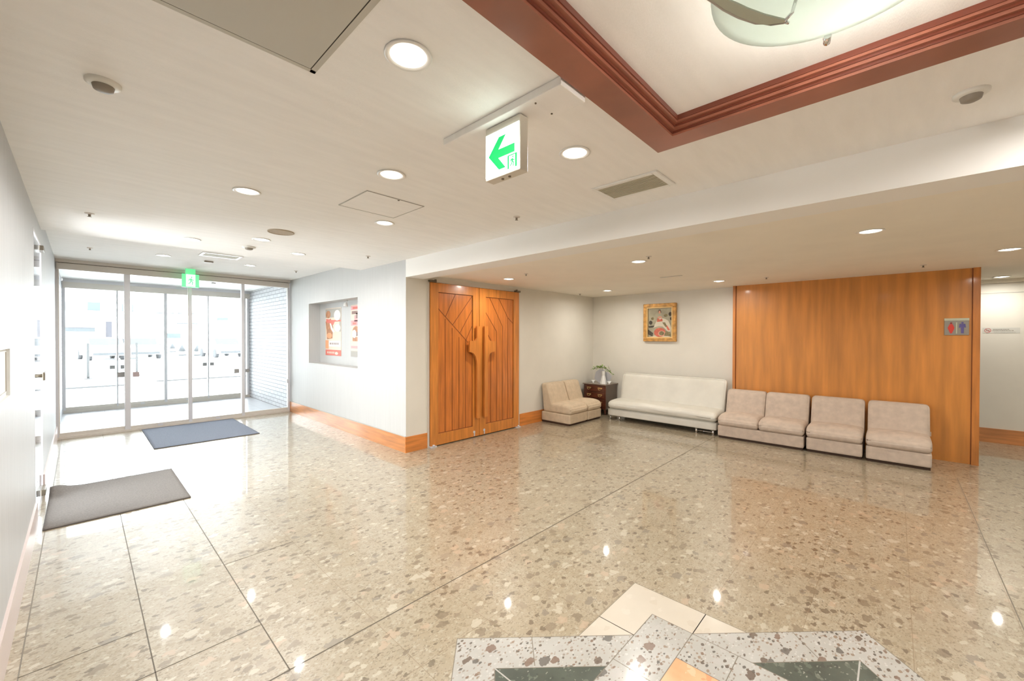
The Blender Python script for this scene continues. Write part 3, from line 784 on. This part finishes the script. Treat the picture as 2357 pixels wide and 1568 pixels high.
art('paint_dark', [el(.12, .5, .07, .07), [(.02, .38), (.28, .4), (.24, .34), (.06, .32)], [(.0, .1), (.2, .02), (.22, .14), (.02, .26)], el(.92, .78, .06, .07), el(.95, .62, .03, .05), [(.43, .87), (.46, .94), (.53, .94), (.56, .84), (.535, .84), (.52, .91), (.46, .91), (.445, .84)]], 5, 'dark_area')

# ------------------------------------------------------------------ signs
wc = thing('restroom_sign', 'grey restroom sign with red and blue figures on the wood panel', 'sign', (XW, -.50, 1.525))
k = 1.0
obj('plate', B(-.012, 0, -.094, .094, -.095, .068, bev=.002), 'wc_plate', wc)
obj('top_strip', B(-.014, 0, -.095, .095, .068, .094), 'wc_strip', wc)
def P2(pts): return [(-a, b) for a, b in pts]
obj('woman_symbol', mk(lambda bm: prism(bm, P2([(-.042, .03), (-.03, .028), (-.016, -.012), (-.02, -.03), (-.034, -.07), (-.042, -.078), (-.05, -.07), (-.064, -.03), (-.068, -.012), (-.054, .028)]), -.015, -.012, 'yz')), 'wc_red', wc)
obj('woman_head', mk(lambda bm: cyl(bm, (-.015, .042, .040), .009, .009, .003, 16, 'x')), 'wc_head_red', wc)
obj('divider', B(-.015, -.012, -.004, .004, -.078, .048), 'wc_strip', wc)
obj('man_symbol', mk(lambda bm: (prism(bm, P2([(.022, .03), (.066, .03), (.07, -.01), (.06, -.012), (.056, .0), (.054, -.075), (.034, -.075), (.032, .0), (.028, -.012), (.018, -.01)]), -.015, -.012, 'yz'), cyl(bm, (-.015, -.044, .042), .010, .010, .003, 16, 'x'))), 'wc_blue', wc)
ns = thing('no_smoking_sticker', 'long white no smoking sticker on the wall right of the wood panel', 'sticker', (XF, -1.02, 1.5))
obj('sheet', B(-.003, 0, -.16, .16, -.038, .038, bev=.001), 'sticker', ns)
def nsr(bm):
    n = 28
    for i in range(n):
        a0, a1 = 2*math.pi*i/n, 2*math.pi*(i+1)/n
        prism(bm, [(.115+.03*math.cos(a0), .03*math.sin(a0)), (.115+.03*math.cos(a1), .03*math.sin(a1)), (.115+.024*math.cos(a1), .024*math.sin(a1)), (.115+.024*math.cos(a0), .024*math.sin(a0))], -.005, -.003, 'yz')
    prism(bm, [(.137, .016), (.132, .021), (.093, -.016), (.098, -.021)], -.005, -.003, 'yz')
obj('red_ring', mk(nsr), 'sticker_red', ns)
obj('cigarette', B(-.0045, -.003, .10, .13, -.004, .004), 'sticker_text', ns)
def txt(bm):
    r2 = random.Random(5)
    for row, (a, b) in enumerate(((.07, -.06), (.075, -.10), (.06, -.12))):
        y = a
        while y > b:
            w = r2.uniform(.004, .011); zc = .013-row*.017
            box(bm, -.0045, -.003, y-w, y, zc-.004, zc+.004 if row < 2 else zc-.001); y -= w+.004
obj('text_lines', mk(txt), 'sticker_text', ns)

# running-man pictogram in a local frame: u to the right, v up, size 1
MAN = [[(.52, .70), (.62, .66), (.58, .44), (.46, .42), (.42, .60)],
       [(.50, .68), (.30, .62), (.24, .48), (.30, .46), (.36, .56), (.50, .60)],
       [(.60, .66), (.74, .56), (.84, .60), (.84, .54), (.74, .49), (.58, .56)],
       [(.48, .46), (.40, .32), (.22, .22), (.25, .16), (.48, .28), (.56, .42)],
       [(.54, .46), (.66, .34), (.62, .10), (.70, .10), (.76, .36), (.62, .50)]]
def man(bm, f, mi=0):
    for p in MAN: f(bm, p, mi)
    f(bm, [(.60+.065*math.cos(a*math.pi/6), .80+.075*math.sin(a*math.pi/6)) for a in range(12)], mi)

# arrow exit sign under its ceiling bracket
es = thing('exit_sign', 'illuminated exit sign with green arrow hanging under the hall ceiling', 'exit sign', (1.225, 1.19, 2.29))
obj('housing', mk(lambda bm: box(bm, -.024, .024, -.10, .10, -.222, .0, bev=.003)), 'sign_housing', es)
fw, fh = .19, .18
zc = -.122
obj('lit_face', B(-.027, -.0235, -.096, .096, -.212, -.03), 'sign_lit', es)
# u (right in the view from -X) runs towards -Y
def onface(bm, pts, mi=0, x=-.0275): prism(bm, [(.096-u*.192, -.212+v*.182) for u, v in pts], x-.001, x+.001, 'yz', mi)
arrow = [(.10, .47), (.42, .84), (.62, .84), (.40, .56), (.88, .56), (.88, .37), (.40, .37), (.62, .10), (.42, .10)]
obj('arrow', mk(lambda bm: onface(bm, arrow)), 'sign_green', es)
def mini(bm):
    def f(b, p, mi): onface(b, [(.70+u*.22, .03+v*.30) for u, v in p], mi)
    man(bm, f)
    onface(bm, [(.68, .03), (.72, .03), (.72, .33), (.68, .33)]); onface(bm, [(.90, .03), (.95, .03), (.95, .33), (.90, .33)]); onface(bm, [(.72, .31), (.90, .31), (.90, .33), (.72, .33)])
obj('pictogram', mk(mini), 'sign_green', es)
for sy in (-.02, .02): obj('indicator_lamp', mk(lambda bm: cyl(bm, (0, sy, -.226), .006, .006, .005, 10)), 'metal_dark', es)
br = thing('sign_mounting_plate', 'long ceiling plate from which the arrow exit sign hangs', 'mounting plate', (1.245, 1.205, ZH))
obj('plate', B(-.078, .078, -.34, .34, -.032, .0, bev=.004), 'ceiling_paint', br)
for sx in (-.05, .05): obj('screw', mk(lambda bm: cyl(bm, (sx, -.2, -.035), .004, .004, .003, 8)), 'metal_dark', br)

e2 = thing('exit_sign', 'green running man exit sign above the glass entrance doors', 'exit sign', (1.17, 7.95, 2.36))
obj('housing', B(-.104, .104, -.02, .02, -.205, .0, bev=.003), 'sign_green_pale', e2)
obj('ceiling_mount', B(-.06, .06, -.018, .018, .0, ZS-2.36), 'sign_green_pale', e2)
obj('lit_face', B(-.058, .058, -.0225, -.02, -.195, -.006), 'sign_lit_pale', e2)
obj('pictogram', mk(lambda bm: man(bm, lambda b, p, mi: prism(b, [(-.055+u*.11, -.185+v*.17) for u, v in p], -.0245, -.0222, 'xz', mi))), 'sign_green_pale', e2)

# ------------------------------------------------------------------ downlights
def lamp_data(name, power, color, size, spread=2.6):
    l = bpy.data.lights.new(name, 'AREA'); l.shape = 'DISK'; l.size = size; l.energy = power; l.color = color; l.spread = spread
    return l
COOL = lamp_data('downlight_bulb', 6.4, (1, .985, .96), .05, 3.0)
WARM = lamp_data('lounge_bulb', 5.4, (1, .97, .90), .05, 3.0)
def downlight(loc, r, label, data, mlamp, group, depth=.03):
    t = thing('ceiling_downlight', label, 'downlight', loc, 0, group)
    obj('trim_ring', mk(lambda bm: lathe(bm, (0, 0, 0), [(r, 0), (r+.003, -.004), (r-.004, -.007), (r-.014, -.004), (r-.018, 0)], 40)), 'lamp_ring', t)
    obj('reflector', mk(lambda bm: lathe(bm, (0, 0, -.0015), [(r-.016, -.001), (r*.5, .0)], 40)), 'lamp_can', t)
    obj('bulb', mk(lambda bm: lathe(bm, (0, 0, 0), [(0, -.010), (r*.36, -.008), (r*.56, -.002)], 32)), mlamp, t)
    if data:
        lo = bpy.data.objects.new('light_source', data); COL.objects.link(lo); lo.parent = t; lo.location = (0, 0, -.014)
    return t
HG = 'round downlights in the hall ceiling'
hall = [(.744, 1.172, ZH, 'largest round downlight near the camera, beside the grey ceiling panel'),
        (1.705, 1.177, ZH, 'round downlight between the arrow exit sign and the ceiling grille'),
        (1.22, 2.098, ZH, 'round downlight just above the square ceiling hatch in the photo'),
        (.73, 3.011, ZH, 'round downlight in the left ceiling row, left of the ceiling hatch'),
        (1.698, 3.028, ZH, 'round downlight just beyond the square ceiling hatch'),
        (1.188, 4.406, ZH, 'round downlight beside the flat ceiling speaker'),
        (.722, 4.884, ZH, 'round downlight at the left, in front of the entrance ceiling grille'),
        (1.673, 4.87, ZH, 'round downlight at the right before the ceiling step, above the poster wall'),
        (.734, 6.85, ZS, 'round downlight nearest the glass entrance on the left'),
        (1.705, 6.88, ZS, 'round downlight nearest the glass entrance on the right')]
d0 = None
for x, y, z, lb in hall:
    if d0 is None: d0 = downlight((x, y, z), .075, lb, COOL, 'lamp_cool', HG)
    else: dup(d0, (x, y, z), lb)
for x, y in ((.75, -1.4), (1.7, -1.4), (2.3, -.7), (1.2, -2.6)):  # added fixtures out of view, continuing the grid as fill light
    dup(d0, (x, y, ZH), 'round downlight added unseen behind the camera to fill the hall with light')
LG = 'round downlights in the lounge ceiling'
f = (ZA-1.4)/(2.125-1.4)
lounge = [(3.688, .127, 'largest lounge downlight, right of centre above the couches'),
          (3.668, 1.793, 'lounge downlight in the near row above and left of the painting'),
          (3.669, 3.517, 'lounge downlight closest to the wooden double door'),
          (5.631, 3.268, 'lounge downlight nearest the corner chest'),
          (5.638, 1.655, 'lounge downlight just left of the top of the wood panel'),
          (5.213, -.676, 'lounge downlight at the right edge above the wood panel end'),
          (7.478, -.914, 'corridor downlight beyond the wood panel')]
l0 = None
for x, y, lb in lounge:
    p = (x*f, y*f, ZA)
    if l0 is None: l0 = downlight(p, .078, lb, WARM, 'lamp_warm', LG)
    else:
        n_ = dup(l0, p, lb)
        if x > 7:
            for c_ in n_.children:
                if c_.type == 'LIGHT': c_.data = c_.data.copy(); c_.data.energy = 4.2
for x, y in ((3.9, -1.9), (5.6, -2.4), (7.6, -2.6)):  # added out of view as well, extra fill for the lounge
    dup(l0, (x, y, ZA), 'round downlight added unseen behind the camera to fill the lounge with light')

# ------------------------------------------------------------------ other ceiling fittings
def sprinkler(loc, label, group):
    t = thing('sprinkler_head', label, 'sprinkler', loc, 0, group)
    obj('escutcheon', mk(lambda bm: lathe(bm, (0, 0, 0), [(.028, 0), (.026, -.005), (.012, -.008), (0, -.008)], 20)), 'metal_cream', t)
    obj('nozzle', mk(lambda bm: lathe(bm, (0, 0, -.008), [(.009, 0), (.007, -.014), (.013, -.018), (0, -.02)], 14)), 'sensor_gray', t)
    return t
SG = 'small sprinkler heads in the ceilings'
sp = sprinkler((.05, 4.426, ZH), 'small sprinkler head in the hall ceiling near the left wall', SG)
s = (ZS-1.4)/(2.322-1.4)
for x, y, z, lb in ((.08, 6.92, ZS, 'small sprinkler head at the left just before the glass entrance'),
                    (2.306, 2.128, ZH, 'small sprinkler head in the hall ceiling beyond the grille, near the beam'),
                    (2.265, 4.409, ZH, 'small sprinkler head above the wall corner by the beam'),
                    (2.35, 6.93, ZS, 'small sprinkler head near the right end of the glass entrance'),
                    (3.492*f, 1.612*f, ZA, 'sprinkler head beside the lounge downlight left of the painting'),
                    (3.502*f, 3.081*f, ZA, 'sprinkler head near the downlight by the double door'),
                    (5.654*f, 1.131*f, ZA, 'sprinkler head above the left part of the wood panel'),
                    (5.755*f, -.198*f, ZA, 'sprinkler head above the right part of the wood panel'),
                    (5.719*f, 3.833*f, ZA, 'sprinkler head in the lounge corner')):
    dup(sp, (x, y, z), lb)
def detector(loc, label, r=.05):
    t = thing('smoke_detector', label, 'smoke detector', loc, 0, 'round ceiling detectors')
    obj('base', mk(lambda bm: lathe(bm, (0, 0, 0), [(r, 0), (r, -.008), (r*.8, -.014), (0, -.014)], 28)), 'plastic_white', t)
    obj('sensor', mk(lambda bm: lathe(bm, (0, 0, -.014), [(r*.62, 0), (r*.55, -.014), (r*.3, -.02), (0, -.02)], 24)), 'sensor_gray', t)
    return t
detector((.061, 2.109, ZH), 'round detector in the hall ceiling near the left wall', .05)
detector((2.308, -.202, ZH), 'round detector in the hall ceiling right of the red tray moulding', .05)
detector((1.197, 4.866, ZH), 'round detector just before the ceiling step toward the entrance', .06)
spk = thing('ceiling_speaker', 'flat round tan speaker in the hall ceiling', 'speaker', (1.22, 3.965, ZH))
obj('rim', mk(lambda bm: lathe(bm, (0, 0, 0), [(.105, 0), (.105, -.006), (.096, -.008), (.092, -.003)], 40)), 'speaker_mesh', spk)
obj('mesh_cover', mk(lambda bm: lathe(bm, (0, 0, -.003), [(.094, 0), (0, -.003)], 40)), 'speaker_mesh', spk)
def grille(name, loc, lx, ly, label, along='y', n=12, step=.02):
    t = thing(name, label, 'ceiling vent', loc)
    b = .03
    obj('frame', mk(lambda bm: [box(bm, *q, -.01, 0, bev=.002) for q in ((-lx/2-b, lx/2+b, -ly/2-b, -ly/2), (-lx/2-b, lx/2+b, ly/2, ly/2+b), (-lx/2-b, -lx/2, -ly/2, ly/2), (lx/2, lx/2+b, -ly/2, ly/2))]), 'lamp_ring', t)
    obj('duct', B(-lx/2, lx/2, -ly/2, ly/2, -.002, 0), 'grille_back', t)
    for i in range(n):
        if along == 'y':
            x = -lx/2+lx*(i+.5)/n
            obj('slat', B(x-.0042, x+.0042, -ly/2, ly/2, -.009, -.002), 'grille', t)
        else:
            y = -ly/2+ly*(i+.5)/n
            obj('slat', B(-lx/2, lx/2, y-.006, y+.006, -.009, -.002), 'grille', t)
    return t
grille('ceiling_grille', (2.32, 1.177, ZH), .21, .36, 'white slatted air grille in the hall ceiling near the red moulding', 'y', 12)
grille('ceiling_grille', (1.245, 6.33, ZS), .36, .22, 'slatted air grille in the ceiling before the glass entrance', 'x', 8)
def hatch(name, x0, x1, y0, y1, z, label, m_, w=.008, border=None):
    t = thing(name, label, 'ceiling hatch', ((x0+x1)/2, (y0+y1)/2, z))
    a, b = (x1-x0)/2, (y1-y0)/2
    obj('panel', B(-a, a, -b, b, -.003, 0), m_, t)
    obj('frame', mk(lambda bm: [box(bm, *q, -.0045, 0) for q in ((-a-w, a+w, -b-w, -b), (-a-w, a+w, b, b+w), (-a-w, -a, -b, b), (a, a+w, -b, b))]), border or 'trim_gray', t)
    return t
hh = hatch('ceiling_hatch', 1.25, 1.668, 2.44, 2.842, ZH, 'square inspection hatch in the hall ceiling', 'ceiling_paint', .006)
obj('latch', mk(lambda bm: cyl(bm, (.02, -.19, -.006), .007, .007, .004, 12)), 'metal_dark', hh)
bp_ = thing('ceiling_panel', 'large grey panel set in the ceiling overhead at the top left', 'ceiling panel', (.175, 1.17, ZH))
obj('panel', B(-.38, .37, -.27, .297, -.006, 0), 'panel_gray', bp_)
obj('shadow_gap', mk(lambda bm: (box(bm, .37, .374, -.27, .301, -.004, 0), box(bm, -.38, .374, .297, .301, -.004, 0))), 'dark_gap', bp_)
obj('border', mk(lambda bm: (box(bm, .374, .392, -.27, .318, -.005, 0), box(bm, -.38, .392, .301, .318, -.005, 0))), 'panel_gray', bp_)
tag(obj('ceiling_sensor', mk(lambda bm: box(bm, -.05, .05, -.02, .02, -.02, 0, bev=.004)), 'sensor_gray', loc=(1.22, 6.92, ZS)), 'small flat door sensor on the ceiling before the glass entrance', 'sensor')
tag(obj('ceiling_sensor', mk(lambda bm: box(bm, -.05, .05, -.02, .02, -.02, 0, bev=.004)), 'sensor_gray', loc=(1.75, 9.6, ZS)), 'small flat door sensor on the vestibule ceiling behind the glass', 'sensor')
def slot(x, y, label):
    tag(obj('ceiling_slot', B(-.012, .012, -.14, .14, -.004, 0), 'trim_gray', loc=(x, y, ZA)), label, 'ceiling slot', 'thin slots in the lounge ceiling')
slot(4.827*f, 1.95*f, 'thin dark slot in the lounge ceiling above the painting')

# ------------------------------------------------------------------ tray lamp
tl = thing('glass_ceiling_lamp', 'round frosted glass ceiling lamp inside the red framed tray', 'ceiling lamp', (CX, CY, 2.22))
def dish(bm):
    prof = []
    for i in range(11):
        r = .262*i/10; prof.append((r, .03*(r/.262)**2.2))
    prof2 = [(r, z+.006) for r, z in prof[::-1]]
    lathe(bm, (0, 0, 0), prof+prof2, 64)
obj('glass_dish', mk(dish), 'frosted_glass', tl)
OUT = [(.90, .34), (.989, .313), (1.039, .299), (1.089, .28), (1.138, .254), (1.168, .228), (1.183, .203)]
INN = [(.96, .31), (1.02, .28), (1.046, .268), (1.072, .257), (1.121, .232), (1.15, .214), (1.172, .200)]
def strip(bm):
    A = [(x-CX, y-CY) for x, y in OUT]; Bq = [(x-CX, y-CY) for x, y in INN]
    prism(bm, A+Bq[::-1], -.052, -.048, 'xy')
obj('curved_glass_strip', mk(strip), 'glass_strip', tl)
obj('strip_edge', mk(lambda bm: tube(bm, [(x-CX, y-CY, -.05) for x, y in OUT], .0035, 6)), 'trim_gray', tl)
def clip(bm, ang, r, z):
    c, s_ = math.cos(ang), math.sin(ang)
    pts = [((r-.012)*c, (r-.012)*s_, z-.006), ((r+.012)*c, (r+.012)*s_, z-.01), ((r+.026)*c, (r+.026)*s_, z+.01), ((r+.024)*c, (r+.024)*s_, z+.04)]
    tube(bm, pts, .009, 8)
for a in (R(10), R(130), R(250)):
    obj('rim_clip', mk(lambda bm: clip(bm, a, .262, .03)), 'chrome', tl)
obj('strip_clip', mk(lambda bm: (tube(bm, [(-.008, .100, -.05), (.008, .098, -.045)], .004), tube(bm, [(-.01, .104, -.05), (.0, .088, -.03), (.0, .08, .0)], .004))), 'chrome', tl)
obj('canopy', mk(lambda bm: lathe(bm, (0, 0, .155), [(0, -.02), (.09, -.018), (.1, 0), (0, 0)], 32)), 'lamp_ring', tl)
obj('lamp_stem', mk(lambda bm: cyl(bm, (0, 0, .01), .01, .01, .13, 12)), 'chrome', tl)
obj('bulb', mk(lambda bm: lathe(bm, (.175, -.03, .05), [(0, -.03), (.02, -.022), (.03, 0), (.02, .022), (0, .03)], 20)), 'lamp_cool', tl)
pl = bpy.data.lights.new('tray_bulb_light', 'POINT'); pl.energy = 16; pl.color = (1, .96, .9); pl.shadow_soft_size = .035
po = bpy.data.objects.new('bulb_light', pl); COL.objects.link(po); po.parent = tl; po.location = (.175, -.03, .05)

# ------------------------------------------------------------------ mats
def matobj(name, x0, x1, y0, y1, m_, label, rz=0, curl=False):
    def f(bm):
        nx, ny = 30, 24
        def h(u, v):
            z = .009
            if curl:
                c = math.exp(-((u-.04)/.12)**2-((v-.93)/.09)**2); z += .05*c
            return z
        top = [[bm.verts.new((x0+(x1-x0)*i/nx, y0+(y1-y0)*j/ny, h(i/nx, j/ny))) for j in range(ny+1)] for i in range(nx+1)]
        bot = [[bm.verts.new((v.co.x, v.co.y, max(.001, v.co.z-.008))) for v in r_] for r_ in top]
        for i in range(nx):
            for j in range(ny):
                g = bm.faces.new((top[i][j], top[i+1][j], top[i+1][j+1], top[i][j+1])); g.smooth = True
                bm.faces.new((bot[i][j], bot[i][j+1], bot[i+1][j+1], bot[i+1][j]))
        for i in range(nx):
            for j in (0, ny): bm.faces.new((top[i][j], top[i+1][j], bot[i+1][j], bot[i][j])).material_index = 1
        for j in range(ny):
            for i in (0, nx): bm.faces.new((top[i][j], top[i][j+1], bot[i][j+1], bot[i][j])).material_index = 1
    o = obj(name, mk(f), [m_, 'mat_edge']); tag(o, label, 'door mat'); return o
matobj('door_mat', -.195, .648, 4.43, 5.53, 'mat_taupe', 'taupe grey door mat with a curled corner by the left side door', curl=True)
matobj('door_mat', .615, 1.76, 6.645, 8.16, 'mat_blue', 'blue grey door mat in front of the glass entrance doors')

# ------------------------------------------------------------------ outdoors
struct('ground', B(-60, 80, 11.05, 120, -.3, -.1), 'asphalt')
struct('ground_side', B(-60, XL-.16, -10, 11.05, -.3, -.1), 'asphalt')
struct('curb_1', mk(lambda bm: (box(bm, -8, .95, 16.9, 17.05, -.1, -.06), box(bm, 1.7, 30, 17.6, 17.75, -.1, -.06))), 'curb')
bd = thing('office_building', 'bright white building with small windows across the street', 'building', (0, 42, -.1))
obj('facade', B(-14, 2.9, 0, 8, 0, 9), 'building_white', bd)
K1 = 42/38.0
def win(x0, x1, z0, z1, m_, nm='window', y=0):
    z0, z1 = 1.4+(z0-1.4)*K1, 1.4+(z1-1.4)*K1
    return obj(nm, B(x0*K1, x1*K1, y-.05, y, z0+.1, z1+.1), m_, bd)
for a in ((.302, .891, 3.05, 3.6), ): win(*a, 'bld_glass_teal')
for a in ((1.9, 2.48, 3.06, 3.56), (-1.4, -.64, 3.05, 3.58)):
    w_ = win(*a, 'bld_glass'); win(a[0]+.08, a[1]-.08, a[2]+.06, a[3]-.06, 'building_white', 'window_pane', -.05)
win(-1.6, .645, 1.9, 1.957, 'bld_dark', 'awning'); win(-1.6, .645, 1.68, 1.9, 'bld_gray', 'shop_window')
win(1.13, 1.43, 1.02, 2.37, 'bld_dark', 'doorway'); win(1.13, 1.43, .49, 1.0, 'bld_glass_teal', 'door_panel')
K2 = 54/38.0
b2 = thing('low_shop_building', 'pale low building with thin grey roof lines behind the parked cars', 'building', (0, 54, -.1))
obj('facade', B(4.2, 24, 0, 6, 0, 5.4), 'building_white', b2)
def bar(nm, x0, x1, z0, z1, m_): obj(nm, B(x0*K2, x1*K2, -.08, 0, 1.5+(z0-1.4)*K2, 1.5+(z1-1.4)*K2), m_, b2)
bar('roof_line', 3.54, 4.63, 3.02, 3.08, 'bld_gray'); bar('roof_line', 4.85, 6.14, 3.03, 3.09, 'bld_gray'); bar('roof_line', 4.8, 6.0, 2.3, 2.38, 'bld_gray')
bar('shop_sign', 7.2, 7.9, 2.62, 2.85, 'bld_glass'); bar('shop_window', 4.1, 5.0, 1.25, 1.6, 'bld_glass_teal')
def car(loc, rz, label, name='parked_car'):
    t = thing(name, label, 'car', loc, rz, 'cars parked across the street')
    prof = [(-2.1, .3), (-2.1, .75), (-1.3, .9), (-.75, 1.4), (.9, 1.42), (1.6, .95), (2.1, .85), (2.15, .3)]
    obj('body', mk(lambda bm: prism(bm, prof, -.82, .82, 'xz')), 'car_white', t)
    obj('windscreen', mk(lambda bm: prism(bm, [(-1.28, .93), (-.80, 1.36), (-.78, 1.33), (-1.24, .92)], -.70, .70, 'xz')), 'car_window', t)
    obj('side_window', mk(lambda bm: (prism(bm, [(-1.1, .92), (-.72, 1.32), (.0, 1.34), (.0, .92)], -.84, .84, 'xz'), prism(bm, [(.08, .92), (.08, 1.34), (.85, 1.34), (1.4, .95)], -.84, .84, 'xz'))), 'car_window', t)
    obj('grille', B(-2.13, -2.1, -.7, .7, .32, .48), 'car_window', t)
    for x in (-1.35, 1.4):
        for y in (-.86, .66):
            obj('wheel', mk(lambda bm: cyl(bm, (x, y, .3), .3, .3, .2, 20, 'y')), 'tyre', t)
    return t
c0 = car((.9, 37.0, -.1), R(98), 'pale car facing the entrance, seen behind the left pane')
dup(c0, (2.75, 37.5, -.1), 'pale car facing the entrance, just right of the first mullion', rz=R(94))
dup(c0, (7.1, 36.0, -.1), 'pale car facing the entrance, seen near the right mullion', rz=R(96))
def marker(loc, label):
    t = thing('traffic_cone', label, 'traffic cone', loc, 0, 'dark topped cones by the street')
    obj('base', B(-.24, .24, -.24, .24, 0, .1, bev=.01), 'car_window', t)
    obj('cone_body', mk(lambda bm: cyl(bm, (0, 0, .1), .2, .15, .25, 20)), 'car_white', t)
    obj('cone_top', mk(lambda bm: cyl(bm, (0, 0, .35), .26, .02, .5, 20)), 'car_window', t)
    return t
m0 = marker((5.02, 49.8, -.1), 'farther dark topped cone, first from the left of the four by the street')
dup(m0, (5.86, 49.0, -.1), 'farther dark topped cone, second from the left of the four by the street')
dup(m0, (5.33, 39.8, -.1), 'nearer dark topped cone, third from the left of the four by the street')
dup(m0, (6.14, 39.0, -.1), 'nearer dark topped cone, rightmost of the four by the street')
po0 = tag(obj('bollard_post', mk(lambda bm: (cyl(bm, (0, 0, 0), .035, .035, 1.25, 12), cyl(bm, (0, 0, 0), .12, .1, .03, 16))), 'curb', loc=(.17, 20.4, -.1)), 'thin pale post behind the left pane of the entrance', 'post', 'thin posts by the street')
p1 = po0.copy(); COL.objects.link(p1); p1.location = (1.45, 20.9, -.1); p1['label'] = 'thin pale post right of the first entrance mullion'

# ------------------------------------------------------------------ world and lights
w = bpy.data.worlds.new('World'); S.world = w; w.use_nodes = True
bg = w.node_tree.nodes['Background']; bg.inputs[0].default_value = (.92, .96, 1, 1); bg.inputs[1].default_value = 7.2
def portal(name, loc, rot, sx, sy):
    l = bpy.data.lights.new(name, 'AREA'); l.shape = 'RECTANGLE'; l.size = sx; l.size_y = sy
    l.cycles.is_portal = True
    o = bpy.data.objects.new(name, l); COL.objects.link(o); o.location = loc; o.rotation_euler = rot
portal('entrance_daylight', (1.22, 11.02, 1.2), (R(-90), 0, 0), 2.9, 2.4)
portal('side_door_daylight', (XL-.16, 4.985, 1.1), (0, R(-90), 0), 2.2, .85)

# ------------------------------------------------------------------ camera
cam = bpy.data.cameras.new('Camera'); co = bpy.data.objects.new('Camera', cam); COL.objects.link(co)
cam.sensor_width = 36; cam.lens = 36*935.52/2357; cam.clip_start = .02; cam.clip_end = 500
yaw, pit, rol = R(46.6956), R(-.5111), R(.1218)
fwv = Vector((math.sin(yaw)*math.cos(pit), math.cos(yaw)*math.cos(pit), math.sin(pit)))
r0 = Vector((math.cos(yaw), -math.sin(yaw), 0)); u0 = r0.cross(fwv)
rv = math.cos(rol)*r0+math.sin(rol)*u0; uv = -math.sin(rol)*r0+math.cos(rol)*u0
M = Matrix((rv, uv, -fwv)).transposed().to_4x4(); M.translation = (0, 0, 1.4)
co.matrix_world = M
S.camera = co
S.view_settings.view_transform = 'Standard'; S.view_settings.look = 'None'
S.view_settings.gamma = 1; S.view_settings.use_curve_mapping = False
S.view_settings.exposure = 1.03
